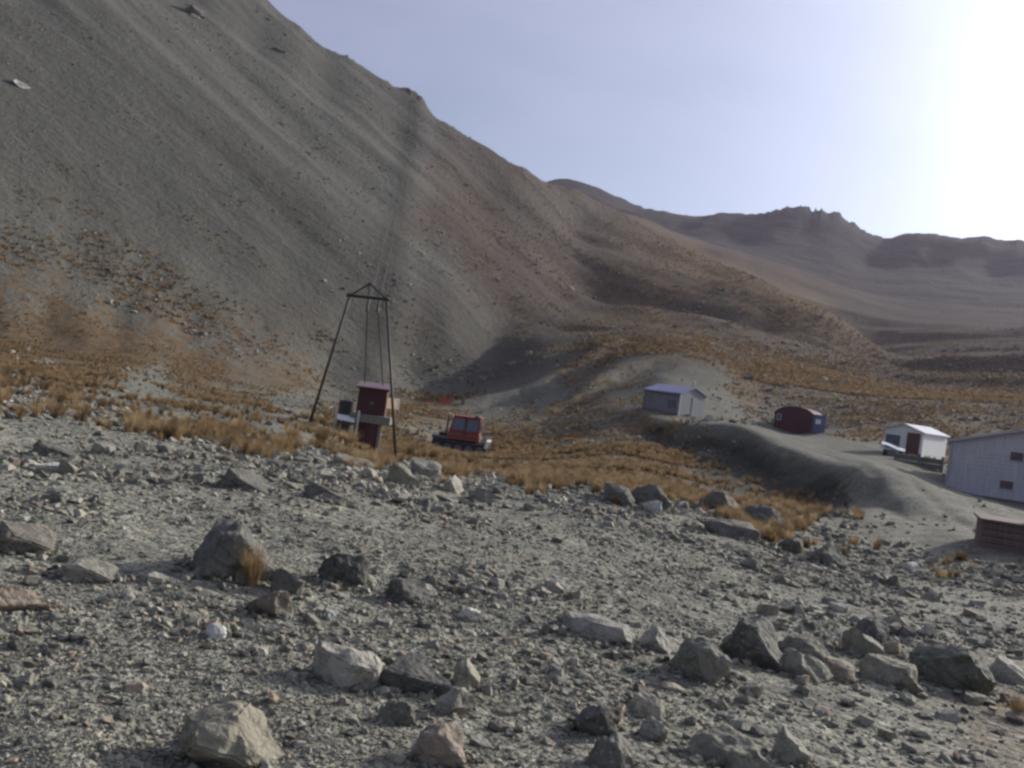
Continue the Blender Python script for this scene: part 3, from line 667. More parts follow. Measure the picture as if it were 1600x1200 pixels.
# ------------------------------------------------------------------ small things behind the groomer and by the tower
for (x0, x1, y0, y1, r, lab) in ((662, 672, 624, 630, 98, 'short strip of orange safety netting left of the longer one behind the groomer'), (684, 705, 623, 632, 98, 'longer strip of orange safety netting on the grass behind the groomer')):
    p = hit((x0 + x1) / 2, y1, 60, 140) or at((x0 + x1) / 2, y1, r); r = math.hypot(p.x, p.y); w = (x1 - x0) * r / F; h = (y1 - y0) * r / F
    nf = thing('safety_net', p, view_yaw(p), lab, 'netting', 'orange netting behind the groomer')
    pm = MB()
    for k in range(int(w / .16) + 1): pm.box(-w / 2 + k * .16, -w / 2 + k * .16 + .07, .03 * math.sin(k), .03 * math.sin(k) + .015, 0, h)
    for k in range(int(h / .16) + 1): pm.box(-w / 2, w / 2, .01, .025, k * .16, k * .16 + .08)
    o = pm.build('mesh', M_NET, nf); o['kind'] = 'stuff'
    for x in (-w / 2, w / 2): MB().tube((x, 0, -.3), (x, 0, h + .12), .03).build('stake', M_STEEL, nf)
p = hit(723, 633, 60, 140) or at(723, 633, 100); r = math.hypot(p.x, p.y)
bx_ = thing('marker_post', p, view_yaw(p), 'short pale grey square post standing behind the groomer', 'post')
MB().box(-.2, .2, -.2, .2, -.3, 13 * r / F).build('shaft', M_CONC, bx_, .02); MB().box(-.24, .24, -.24, .24, 13 * r / F, 13 * r / F + .08).build('cap', M_CONC, bx_, .01)
p = hit(432, 645, 25, 120); r = math.hypot(p.x, p.y)
rp_ = thing('red_plank', p + Vector((0, 0, .12)), view_yaw(p) + .1, 'long dull red plank lying in tussock left of the tower', 'plank')
MB().box(-.75, .75, -.12, .12, -.03, .06).build('board', M_RED, rp_, .01)
for x in (-.6, .6): MB().box(x - .06, x + .06, -.15, .15, -.2, -.032).build('bearer', M_CONC, rp_)

# ------------------------------------------------------------------ huts
def gable_house(name, base, yaw, W, D, hw, hr, label, wall, roof, boards=None, cat='hut', over=.12):
    """corner-centred house: walls W (x) by D (y), gables on the +x and -x ends, ridge along x"""
    t = thing(name, base, yaw, label, cat)
    w = MB().add([(-W/2, -D/2, -.8), (W/2, -D/2, -.8), (W/2, D/2, -.8), (-W/2, D/2, -.8), (-W/2, -D/2, hw), (W/2, -D/2, hw), (W/2, D/2, hw), (-W/2, D/2, hw), (-W/2, 0, hr), (W/2, 0, hr)],
                 [(3, 2, 1, 0), (0, 1, 5, 4), (2, 3, 7, 6), (1, 2, 6, 9, 5), (3, 0, 4, 8, 7), (4, 5, 9, 8), (6, 7, 8, 9)]).build('wall', wall, t)
    for s in (-1, 1):
        sl = (hr - hw) / (D / 2); e = D / 2 + over; ze = hr - sl * e
        MB().add([(-W/2 - over, 0, hr + .02), (W/2 + over, 0, hr + .02), (W/2 + over, s * e, ze + .02), (-W/2 - over, s * e, ze + .02),
                  (-W/2 - over, 0, hr + .09), (W/2 + over, 0, hr + .09), (W/2 + over, s * e, ze + .09), (-W/2 - over, s * e, ze + .09)],
                 [(0, 1, 2, 3), (7, 6, 5, 4), (0, 4, 5, 1), (1, 5, 6, 2), (2, 6, 7, 3), (3, 7, 4, 0)]).build('roof_sheet', roof, t)
    return t
def window(parent, x, z, w, h, y, glass=None, face='y', frame=None):
    """window on the -y face (face='y') or the +x face (face='x') at that coordinate"""
    fr = MB(); gl = MB(); b = .05
    def bx(mb, a0, a1, z0, z1, d0, d1):
        if face == 'y': mb.box(a0, a1, y - d1, y - d0, z0, z1)
        else: mb.box(y + d0, y + d1, a0, a1, z0, z1)
    bx(fr, x - w/2 - b, x + w/2 + b, z - h/2 - b, z - h/2, -.02, .035); bx(fr, x - w/2 - b, x + w/2 + b, z + h/2, z + h/2 + b, -.02, .035)
    bx(fr, x - w/2 - b, x - w/2, z - h/2, z + h/2, -.02, .034); bx(fr, x + w/2, x + w/2 + b, z - h/2, z + h/2, -.02, .034)
    bx(gl, x - w/2, x + w/2, z - h/2, z + h/2, -.02, .012)
    o = gl.build('window', glass or M_GLASS, parent); fr.build('frame', frame or M_TRIM, o); return o

# grey corrugated hut on the bench above the valley
ra = 85.0; cnr = ray(1059, 655, ra); cnr.z = float(terrain(np.array([cnr.x]), np.array([cnr.y]))[0]) - .05
ya = view_yaw(cnr) + math.radians(-35)
Wg, Dg = 3.9, 3.9; hwg = ray(1062, 615, ra).z - cnr.z; hrg = hwg + .62
R2 = Matrix.Rotation(ya, 3, 'Z'); ctr = cnr - R2 @ Vector((Wg / 2, -Dg / 2, 0))
hut = gable_house('grey_hut', ctr, ya, Wg, Dg, hwg, hrg, 'grey metal hut with blue-grey gable roof in the scooped gravel bay', M_HUTWALL, M_HUTROOF)
MB().corrugated(-Wg / 2, Wg / 2, 0, hwg - .06, -Dg / 2 - .03, .2, .02).build('wall_cladding', M_HUTWALL, hut)
window(hut, 1.15, hwg * .50, .62, .62, -Dg / 2 - .06, frame=M_GREYMETAL)
MB().box(Wg / 2, Wg / 2 + .03, -Dg / 2 - .07, -Dg / 2 + .06, 0, hwg).build('corner_flashing', M_TRIM, hut)
MB().tube((-Wg / 2 - .1, -Dg / 2 - .2, hwg - .06), (Wg / 2 + .1, -Dg / 2 - .2, hwg - .10), .06, n=8).build('gutter', M_GREYMETAL, hut)
MB().tube((-Wg / 2 + .1, -Dg / 2 - .13, -.1), (-Wg / 2 + .1, -Dg / 2 - .13, hwg - .1), .04, n=8).build('downpipe', M_GREYMETAL, hut)
MB().box(Wg / 2 + .002, Wg / 2 + .03, -.1, .85, .05, hwg - .2).build('door', M_HUTWALL, hut)
fl = MB().tube((Wg / 2 - .25, .15, hrg - .2), (Wg / 2 - .25, .15, hrg + .55), .09, n=10).build('flue', M_TRIM, hut); MB().tube((Wg / 2 - .25, .15, hrg + .56), (Wg / 2 - .25, .15, hrg + .66), .16, .05, 10).build('cowl', M_TRIM, fl)
p = hit(1106, 657, 60, 120) or at(1106, 657, 84)
pl_ = thing('board_heap', p, view_yaw(p), 'sunlit pale stack of boards against the right end of the grey hut', 'boards')
for k in range(4): MB().box(-.45 + .08 * k, .55 - .06 * k, -.3, .25, k * .13, k * .13 + .10).build('board', M_PALE, pl_, .01)
# maroon round-roofed shed
rb = 95.0; cb_ = ray(1239, 674, rb); cb_.z = float(terrain(np.array([cb_.x]), np.array([cb_.y]))[0])
red = thing('round_roof_shed', cb_, view_yaw(cb_) + math.radians(-12), 'dark maroon round-roofed shed at the back of the gravel yard', 'shed')
kb = cb_.y / F; wr = 31 * kb; hr_ = 41 * kb * .99
prof = [(-wr, -.6), (wr, -.6)] + [(wr * math.cos(t), hr_ * .62 + hr_ * .38 * math.sin(t)) for t in np.linspace(0, math.pi, 13)]
MB().prism(prof, 0, 4.5).build('wall', M_REDHUT, red)
pro2 = [(1.04 * wr * math.cos(t), hr_ * .62 + hr_ * .40 * math.sin(t) + .02) for t in np.linspace(0, math.pi, 13)]; pro3 = [(x * .96, z - .07) for x, z in pro2[::-1]]
MB().prism(pro2 + pro3, -.14, 4.6).build('roof_sheet', M_REDHUT, red)
for k in range(9):
    x0 = -wr + .05 + k * (2 * wr - .1) / 9; x1 = x0 + (2 * wr - .1) / 9 - .03; xm = max(abs(x0), abs(x1)); zt_ = hr_ * .60 + hr_ * .36 * math.sqrt(max(0, 1 - (xm / wr) ** 2))
    MB().box(x0, x1, -.04, -.002, 0, zt_).build('board', M_REDHUT, red)
window(red, -wr + .42, hr_ * .55, .3, .5, -.045)
p = ray(1278, 681, rb - 1.5); p.z = float(terrain(np.array([p.x]), np.array([p.y]))[0])
bb = thing('blue_locker', p, view_yaw(p) + .3, 'slate blue upright locker beside the maroon round-roofed shed', 'locker')
hb_ = max(1.6, ray(1278, 648, rb - 1.5).z - p.z)
MB().box(-.48, .48, -.3, .6, -.3, hb_).build('body', M_BLUE, bb, .02); MB().box(-.40, .40, -.33, -.302, .1, hb_ - .1).build('door', M_BLUE, bb)
MB().box(-.5, .0, -.36, -.335, hb_ * .48, hb_ * .75).build('notice', M_WHITE, bb)

# white hut with sunlit side
rc = 72.0; cc = ray(1439, 714, rc); cc.z = float(terrain(np.array([cc.x]), np.array([cc.y]))[0])
yc = view_yaw(cc) + math.radians(-20)
R3 = Matrix.Rotation(yc, 3, 'Z')
hwc = ray(1440, 677, rc).z - cc.z; hrc = hwc + .45
# gable end faces front-left, long wall faces right: ridge runs along local y, so turn the house by 90 degrees
Wc, Dc = 4.6, 2.7
ctr = cc + R3 @ Vector((-Dc / 2, Wc / 2, 0))
wh = thing('white_hut', ctr, yc, 'small white hut with brilliant sunlit side wall above the gravel yard', 'hut')
MB().add([(-Dc/2, -Wc/2, -.6), (Dc/2, -Wc/2, -.6), (Dc/2, Wc/2, -.6), (-Dc/2, Wc/2, -.6), (-Dc/2, -Wc/2, hwc), (Dc/2, -Wc/2, hwc), (Dc/2, Wc/2, hwc), (-Dc/2, Wc/2, hwc), (0, -Wc/2, hrc), (0, Wc/2, hrc)],
         [(3, 2, 1, 0), (0, 1, 5, 8, 4), (1, 2, 6, 5), (2, 3, 7, 9, 6), (3, 0, 4, 7), (5, 6, 9, 8), (7, 4, 8, 9)]).build('wall', M_WHITE, wh)
for s in (-1, 1):
    e = Dc / 2 + .15; ze = hrc - (hrc - hwc) / (Dc / 2) * e
    MB().add([(0, -Wc/2 - .2, hrc + .02), (0, Wc/2 + .2, hrc + .02), (s*e, Wc/2 + .2, ze + .02), (s*e, -Wc/2 - .2, ze + .02), (0, -Wc/2 - .2, hrc + .1), (0, Wc/2 + .2, hrc + .1), (s*e, Wc/2 + .2, ze + .1), (s*e, -Wc/2 - .2, ze + .1)],
             [(0, 1, 2, 3), (7, 6, 5, 4), (0, 4, 5, 1), (1, 5, 6, 2), (2, 6, 7, 3), (3, 7, 4, 0)]).build('roof_sheet', M_TRIM, wh)
d_ = MB().box(.25, 1.15, -Wc / 2 - .05, -Wc / 2 - .002, .05, hwc - .05).build('door', M_DOOR, wh); MB().box(.32, .38, -Wc/2 - .09, -Wc/2 - .05, .8, .92).build('handle', M_STEEL, d_)
window(wh, -.72, hwc * .52, .9, hwc * .5, -Wc / 2 - .002, frame=M_GREYMETAL)
MB().box(-Dc / 2 - .2, Dc / 2 + .1, -Wc / 2 - 1.0, -Wc / 2 - .06, -.5, .02).build('porch_step', M_CONC, wh, .02)
p = ray(1437, 736, 66); p.z = float(terrain(np.array([p.x]), np.array([p.y]))[0])
rw = thing('retaining_wall', p, view_yaw(p) - .12, 'low grey timber retaining wall below the white hut', 'wall')
for k in range(3): MB().box(-1.6, 1.35, -.1, .1, -.5 + k * .36, -.17 + k * .36).build('sleeper', M_CONC, rw, .015)
for x in (-1.5, -.1, 1.25): MB().box(x - .08, x + .08, -.2, -.102, -.4, .72).build('stake', M_CONC, rw)
p = ray(1394, 712, 69); p.z = float(terrain(np.array([p.x]), np.array([p.y]))[0])
tb = thing('sheet_trolley', p, view_yaw(p), 'curved white metal sheet catching the sun beside the white hut', 'trolley')
ztb = ray(1394, 700, 69).z - p.z
vs = []; nk = 10
for k in range(nk + 1):
    t = k / nk; x = -.75 + 1.5 * t; z = ztb + .22 * (1 - t) ** 2 + .05 * math.sin(t * 5) - .06 * t
    vs += [(x, -.35, z), (x, .45, z + .16), (x, -.35, z - .03), (x, .45, z + .13)]
fs = []
for k in range(nk):
    i = 4 * k; j = i + 4; fs += [(i, j, j + 1, i + 1), (i + 2, i + 3, j + 3, j + 2), (i, i + 2, j + 2, j), (i + 1, j + 1, j + 3, i + 3)]
fs += [(0, 1, 3, 2), (4 * nk, 4 * nk + 2, 4 * nk + 3, 4 * nk + 1)]
MB().add(vs, fs).build('curved_sheet', M_WHITE, tb)
MB().box(-.6, .7, -.3, .4, -.1, ztb - .12).build('trolley_body', M_GREYMETAL, tb, .03)
for x in (-.45, .5): MB().tube((x, -.36, .12), (x, -.30, .12), .16, n=12).build('wheel', M_RUBBER, tb)

# lodge at the right edge of the frame
rl = 57.0; lc = ray(1474, 772, rl); lc.z = float(terrain(np.array([lc.x]), np.array([lc.y]))[0])
yl = view_yaw(lc) + math.radians(-5)
lod = thing('lodge', lc, yl, 'large pale lodge cut by the right edge with its end in shade', 'building')
hl = ray(1480, 690, rl).z - lc.z; Wl = 9.0; hp_ = hl + 1.35; Dl = 10.0
MB().prism([(0, -1.5), (Wl, -1.5), (Wl, hl), (Wl / 2, hp_), (0, hl)], 0, Dl).build('wall', M_LODGE, lod)
for s in (0, 1):
    sl = (hp_ - hl) / (Wl / 2); xe = -.14 if s == 0 else Wl + .14; ze = hl - sl * .14
    prf = [(Wl / 2, hp_ + .02), (xe, ze + .02), (xe, ze + .14), (Wl / 2, hp_ + .14)]
    MB().prism(prf, -.3, Dl + .3).build('roof_sheet', M_LODGEROOF, lod)
for k in range(int((hl + .2) / .22)):
    MB().box(.02, Wl - .02, -.035, -.003, -.2 + k * .22, -.2 + k * .22 + .19).build('weatherboard', M_LODGE, lod)
kl = lc.y / F
MB().tube((.08, -.10, -.6), (.08, -.10, hl - .05), .05, n=8).build('downpipe', M_LODGEROOF, lod)
MB().box(-.05, Wl + .05, -.10, -.037, -.42, -.24).build('plinth_board', M_BROWN, lod)
window(lod, (1559 - 1465) * kl, hl * .87, .6, .45, -.036, M_BROWN); window(lod, (1550 - 1465) * kl, hl * .22, .62, .42, -.036, M_BROWN)
fx = (1590 - 1465) * kl
fl = MB().tube((fx, .4, hl + .3), (fx, .4, hl + 1.25), .12, n=12).build('flue', M_TRIM, lod); MB().tube((fx, .4, hl + 1.26), (fx, .4, hl + 1.45), .22, .08, 12).build('cowl', M_WHITE, fl)
# brown board woodshed in front of the lodge
rw_ = 27.5; wp = ray(1526, 884, rw_); wp.z = float(terrain(np.array([wp.x]), np.array([wp.y]))[0])
wd = thing('wood_bin', wp, view_yaw(wp) + .1, 'brown board bin cut by the right edge in front of the pale lodge', 'bin')
hw_ = ray(1530, 806, rw_).z - wp.z
MB().box(.02, 3.4, .03, 1.6, -.4, hw_ - .1).build('frame', M_BROWN, wd)
for k in range(5): MB().box(0, 3.45, -.02, .028, -.2 + k * (hw_ + .1) / 5, -.2 + (k + 1) * (hw_ + .1) / 5 - .02).build('board', M_BROWN, wd)
MB().box(-.06, 3.5, -.1, 1.7, hw_ - .1, hw_ - .04).build('lid', M_BROWN, wd)
bp_ = MB().box((1588 - 1526) * wp.y / F, 3.4, .2, .5, hw_ - .04, hw_ + .08).build('lid_rail', M_WHITE, wd)
#@@NEXT
# ------------------------------------------------------------------ rocks
def rock_material(name, c0, c1, tint):
    m, nt, b = new_mat(name); lk = nt.links.new; N = nt.nodes.new
    oi = N('ShaderNodeObjectInfo'); tc = N('ShaderNodeTexCoord'); g = N('ShaderNodeNewGeometry')
    n = N('ShaderNodeTexNoise'); n.inputs['Scale'].default_value = 5.5; n.inputs['Detail'].default_value = 8; n.inputs['Roughness'].default_value = .7
    lk(g.outputs['Position'], n.inputs['Vector'])
    r = N('ShaderNodeValToRGB'); e = r.color_ramp.elements; e[0].position = .3; e[0].color = (*c0, 1); e[1].position = .72; e[1].color = (*c1, 1)
    lk(n.outputs['Fac'], r.inputs[0])
    r2 = N('ShaderNodeValToRGB'); e = r2.color_ramp.elements; e[0].position = 0; e[0].color = (.62, .63, .60, 1); e[1].position = 1; e[1].color = (*tint, 1)
    for p, c in ((.35, (.9, .9, .86)), (.7, (1.1, 1.07, 1.0)), (.9, (1.12, 1.03, .90))): k = e.new(p); k.color = (*c, 1)
    lk(oi.outputs['Random'], r2.inputs[0])
    mx = N('ShaderNodeMix'); mx.data_type = 'RGBA'; mx.blend_type = 'MULTIPLY'; mx.inputs[0].default_value = 1; lk(r.outputs[0], mx.inputs['A']); lk(r2.outputs[0], mx.inputs['B'])
    # lichen freckles and dark joints
    nl = N('ShaderNodeTexNoise'); nl.inputs['Scale'].default_value = 38; nl.inputs['Detail'].default_value = 3; lk(g.outputs['Position'], nl.inputs['Vector'])
    ml = N('ShaderNodeMapRange'); ml.inputs['From Min'].default_value = .62; ml.inputs['From Max'].default_value = .7; ml.inputs['To Max'].default_value = .55; lk(nl.outputs['Fac'], ml.inputs['Value'])
    x1 = N('ShaderNodeMix'); x1.data_type = 'RGBA'; x1.inputs['B'].default_value = (.42, .42, .36, 1); lk(ml.outputs[0], x1.inputs[0]); lk(mx.outputs['Result'], x1.inputs['A'])
    vo = N('ShaderNodeTexVoronoi'); vo.feature = 'DISTANCE_TO_EDGE'; vo.inputs['Scale'].default_value = 4.5; lk(n.outputs['Color'], vo.inputs['Vector'])
    wv = N('ShaderNodeVectorMath'); wv.operation = 'MULTIPLY_ADD'; wv.inputs[1].default_value = (.35, .35, .35); lk(n.outputs['Color'], wv.inputs[0]); lk(g.outputs['Position'], wv.inputs[2]); lk(wv.outputs[0], vo.inputs['Vector'])
    mj = N('ShaderNodeMapRange'); mj.inputs['From Max'].default_value = .03; mj.inputs['To Min'].default_value = .45; mj.inputs['To Max'].default_value = 1; lk(vo.outputs['Distance'], mj.inputs['Value'])
    x2 = N('ShaderNodeVectorMath'); x2.operation = 'SCALE'; lk(x1.outputs['Result'], x2.inputs[0]); lk(mj.outputs[0], x2.inputs['Scale'])
    lk(x2.outputs[0], b.inputs['Base Color'])
    n2 = N('ShaderNodeTexNoise'); n2.inputs['Scale'].default_value = 24; n2.inputs['Detail'].default_value = 6; lk(g.outputs['Position'], n2.inputs['Vector'])
    bp = N('ShaderNodeBump'); bp.inputs['Strength'].default_value = .8; bp.inputs['Distance'].default_value = .035; lk(n2.outputs['Fac'], bp.inputs['Height']); lk(bp.outputs[0], b.inputs['Normal'])
    b.inputs['Roughness'].default_value = .85; b.inputs['Specular IOR Level'].default_value = .3
    return m
M_ROCK = rock_material('grey_rock', (.15, .149, .12), (.315, .308, .255), (1.5, 1.48, 1.36))
M_ROCKP = rock_material('pale_rock', (.29, .28, .24), (.46, .44, .375), (1.25, 1.2, 1.1))
M_ROCKT = rock_material('tan_rock', (.21, .18, .15), (.38, .315, .25), (1.2, 1.1, 1.0))
M_ROCKD = rock_material('dark_rock', (.10, .098, .088), (.21, .205, .18), (1.3, 1.25, 1.2))
M_QUARTZ = rock_material('quartz', (.55, .54, .5), (.78, .77, .72), (1.1, 1.1, 1.1))

from mathutils import noise as mnoise
def rock_mesh(name, seed, sub=3, kind='block', mat=M_ROCK, rough=.05, dims=(1, 1, 1)):
    """an angular stone: a block split off along random planes, edges worn, faces pitted"""
    rs = np.random.default_rng(seed)
    npl = {'block': 12, 'slab': 12, 'dome': 26, 'wedge': 10, 'peak': 11}[kind]
    nn = rs.normal(size=(npl, 3)); nn /= np.linalg.norm(nn, axis=1, keepdims=True); hh = rs.uniform(.55, .9, npl)
    if kind == 'slab': nn = np.vstack([nn, [[.12, -.2, 1]], [[0, 0, -1]]]); hh = np.append(hh, [.5, .6])
    if kind == 'peak': nn = np.vstack([nn, [[.6, -.2, .75]], [[-.8, -.1, .5]], [[0, -.9, .35]], [[-.15, -.1, 1]]]); hh = np.append(hh, [.44, .55, .55, .5])
    if kind == 'wedge': nn = np.vstack([nn, [[.55, -.1, .83]], [[-.95, -.1, .2]], [[.15, -.98, .15]]]); hh = np.append(hh, [.36, .7, .6])
    if kind == 'dome': hh = rs.uniform(.74, .84, npl)
    bm = bmesh.new(); bmesh.ops.create_cube(bm, size=1.9)
    for n_, h_ in zip(nn, hh):
        n_ = Vector(n_).normalized()
        g = bmesh.ops.bisect_plane(bm, geom=bm.verts[:] + bm.edges[:] + bm.faces[:], plane_co=n_ * float(h_), plane_no=n_, clear_outer=True)
        ed = [e for e in g['geom_cut'] if isinstance(e, bmesh.types.BMEdge)]
        if ed: bmesh.ops.edgenet_fill(bm, edges=ed)
    bmesh.ops.remove_doubles(bm, verts=bm.verts, dist=.03)
    if sub >= 3: bmesh.ops.bevel(bm, geom=bm.edges[:], offset=.05 if kind != 'dome' else .09, segments=2, affect='EDGES', clamp_overlap=True)
    bmesh.ops.triangulate(bm, faces=bm.faces)
    if sub >= 3:
        for it in range(3):
            lim = (.30, .17, .10)[it]
            es = [e for e in bm.edges if e.calc_length() > lim]
            if es: bmesh.ops.subdivide_edges(bm, edges=es, cuts=1); bmesh.ops.triangulate(bm, faces=bm.faces)
        off = Vector(rs.uniform(0, 50, 3))
        for v in bm.verts:
            q = v.co * 1.6 + off
            d_ = mnoise.fractal(q, .9, 2.1, 5, noise_basis='PERLIN_ORIGINAL') * rough * 1.0 + (mnoise.fractal(q * 3.1, .8, 2.0, 3)) * rough * .3
            v.co += v.co.normalized() * d_
    bmesh.ops.recalc_face_normals(bm, faces=bm.faces)
    v = np.array([w.co[:] for w in bm.verts]); mn, mx = v.min(0), v.max(0); v = (v - (mn + mx) / 2) / (mx - mn); v[:, 2] += .5
    v = v * np.array(dims)[None, :]
    for k, bv in enumerate(bm.verts): bv.co = v[k]
    for f in bm.faces: f.smooth = sub >= 3
    me = bpy.data.meshes.new(name); bm.to_mesh(me); bm.free()
    if mat: me.materials.append(mat)
    if sub >= 3:
        try: me.set_sharp_from_angle(angle=math.radians(38))
        except Exception: pass
    return me

RN = {'D': M_ROCKD, 'G': M_ROCK, 'P': M_ROCKP, 'T': M_ROCKT, 'Q': M_QUARTZ}
HERO = [
 (296, 812, 415, 912, 'peak', 'D', 'boulder', 'big peaked dark boulder with tussock at its foot, left foreground'),
 (497, 863, 570, 922, 'dome', 'D', 'boulder', 'dark egg-shaped boulder with a pinkish sunlit foot right of the peaked one'),
 (600, 906, 667, 948, 'block', 'D', 'rock', 'low dark rock with a white right tip on open gravel'),
 (-30, 813, 72, 868, 'wedge', 'D', 'boulder', 'dark wedge-shaped boulder cut by the left edge of the photo'),
 (-20, 918, 62, 956, 'block', 'T', 'rock', 'low block with orange-tan sunlit end at the left edge'),
 (272, 1112, 432, 1215, 'block', 'G', 'boulder', 'large grey boulder with pale face cut by the bottom edge'),
 (90, 874, 170, 908, 'wedge', 'G', 'rock', 'small dark wedge rock with pale side in the peaked boulder shadow'),
 (388, 920, 452, 968, 'block', 'T', 'rock', 'pinkish grey rock just below the foreground tussock clump'),
 (424, 888, 472, 932, 'block', 'D', 'rock', 'dark rock between the tussock clump and the egg-shaped boulder'),
 (490, 1008, 592, 1082, 'slab', 'P', 'slab', 'broad pale tilted slab in the lower left centre'),
 (596, 1030, 697, 1088, 'slab', 'D', 'slab', 'dark slab with pinkish lower edge right of the broad pale slab'),
 (684, 1072, 737, 1122, 'block', 'P', 'rock', 'pale pinkish rock under the right end of the dark slab'),
 (586, 1088, 642, 1132, 'block', 'G', 'rock', 'grey block with pale right face below the dark slab'),
 (650, 1128, 728, 1200, 'peak', 'T', 'rock', 'tan pointed rock near the bottom edge left of centre'),
 (706, 1032, 752, 1082, 'peak', 'G', 'rock', 'upright grey stone right of the dark slab'),
 (1126, 962, 1218, 1046, 'peak', 'D', 'boulder', 'largest dark boulder in the rock cluster right of centre'),
 (1212, 985, 1278, 1030, 'slab', 'G', 'slab', 'upper of two leaning slabs with bright lit edges'),
 (1202, 1014, 1280, 1062, 'slab', 'G', 'slab', 'lower of two leaning slabs with bright lit edges'),
 (1050, 998, 1142, 1070, 'dome', 'G', 'boulder', 'rounded grey boulder with pale top left of the largest dark one'),
 (998, 982, 1052, 1020, 'block', 'P', 'rock', 'pale knobbly rock left of the rounded grey boulder'),
 (888, 962, 990, 1004, 'slab', 'P', 'slab', 'low pale greenish slab at the upper left of the rock cluster'),
 (1335, 966, 1388, 1010, 'peak', 'D', 'rock', 'dark pointed rock with bright right edge, right foreground'),
 (1296, 978, 1352, 1024, 'block', 'G', 'rock', 'grey rock leaning left of the dark pointed rock'),
 (1434, 1008, 1550, 1084, 'dome', 'G', 'boulder', 'big brownish dark boulder near the right edge'),
 (1548, 1028, 1604, 1068, 'wedge', 'P', 'rock', 'bright pale wedge stone beside the right edge'),
 (1355, 1030, 1445, 1080, 'block', 'G', 'boulder', 'purplish grey boulder left of the big brownish one'),
 (1286, 1032, 1338, 1068, 'block', 'T', 'rock', 'small warm grey rock between the lit slabs and the purplish boulder'),
 (984, 1086, 1038, 1124, 'slab', 'P', 'slab', 'pale flat stone in the gravel below the rounded grey boulder'),
 (898, 1102, 968, 1154, 'dome', 'D', 'rock', 'round dark rock low in the frame left of the pale flat stone'),
 (926, 1152, 994, 1215, 'peak', 'D', 'boulder', 'dark boulder cut by the bottom edge right of centre'),
 (1210, 1142, 1268, 1200, 'wedge', 'P', 'rock', 'rock with bright white sloping face at the lower right'),
 (1086, 1150, 1205, 1210, 'slab', 'G', 'slab', 'wide grey slab cut by the bottom edge beside the bright-faced rock'),
 (998, 1122, 1040, 1164, 'dome', 'P', 'rock', 'round pale stone with a shadowed hollow at the lower centre'),
 (604, 722, 652, 764, 'wedge', 'G', 'boulder', 'jagged mottled outcrop at the foot of the right tower leg'),
 (642, 716, 686, 748, 'slab', 'P', 'slab', 'tilted pale slab right of the jagged mottled outcrop'),
 (518, 708, 582, 738, 'wedge', 'G', 'rock', 'grey wedge rock on the terrace edge left of the jagged mottled outcrop'),
 (340, 733, 418, 768, 'wedge', 'D', 'rock', 'dark hump-backed rock with pale right side in mid gravel'),
 (474, 758, 548, 788, 'wedge', 'D', 'rock', 'flat dark triangular rock below the terrace edge'),
 (733, 762, 772, 786, 'block', 'P', 'rock', 'whitish block right of the tilted pale slab'),
 (684, 745, 722, 772, 'wedge', 'P', 'rock', 'pale shard stone leaning below the tilted pale slab'),
 (938, 755, 987, 793, 'dome', 'D', 'boulder', 'round dark boulder at the grass edge left of the white stone'),
 (985, 755, 1042, 797, 'dome', 'D', 'boulder', 'dark boulder directly behind the white stone'),
 (1003, 781, 1034, 804, 'dome', 'Q', 'stone', 'smooth white stone in front of two dark boulders'),
 (1094, 764, 1162, 808, 'dome', 'D', 'boulder', 'broad black boulder in the group right of the white stone'),
 (1158, 786, 1222, 824, 'dome', 'D', 'boulder', 'mossy dark boulder at the right of the black boulder group'),
 (1102, 812, 1182, 844, 'slab', 'D', 'slab', 'long dark slab in front of the black boulder group'),
 (1218, 838, 1252, 868, 'block', 'D', 'rock', 'squarish dark rock on the right-hand terrace edge'),
 (1252, 844, 1302, 882, 'slab', 'G', 'slab', 'leaning grey slab with pale edge on the right-hand terrace edge'),
 (1298, 870, 1313, 885, 'dome', 'Q', 'stone', 'small white stone at the foot of the leaning grey slab'),
 (1410, 879, 1438, 894, 'slab', 'Q', 'stone', 'flat white stone on the gravel below the road'),
 (45, 688, 104, 716, 'wedge', 'D', 'rock', 'dark hump of rock in pale gravel at far left'),
 (55, 722, 98, 738, 'slab', 'Q', 'stone', 'flat white stone below the dark hump at far left'),
 (140, 690, 172, 712, 'slab', 'P', 'stone', 'pinkish pale flat stone right of the dark hump at far left'),
 (716, 948, 750, 972, 'block', 'Q', 'stone', 'bright white stone on open gravel right of the low dark rock'),
 (504, 956, 524, 972, 'block', 'Q', 'stone', 'little white stone below the egg-shaped boulder'),
 (322, 975, 352, 1000, 'peak', 'Q', 'stone', 'small white pointed stone below the tussock clump'),
 (16, 116, 42, 138, 'wedge', 'Q', 'outcrop', 'white rock patch high on the scree at the far left'),
 (284, -8, 318, 26, 'block', 'D', 'outcrop', 'dark outcrop near the top edge of the scree'),
 (296, 16, 312, 27, 'wedge', 'Q', 'outcrop', 'white streak of rock just under the dark scree outcrop'),
 (424, 70, 444, 84, 'slab', 'P', 'outcrop', 'pale rock patch just below the skyline of the scree'),
]
HERO_POS = []
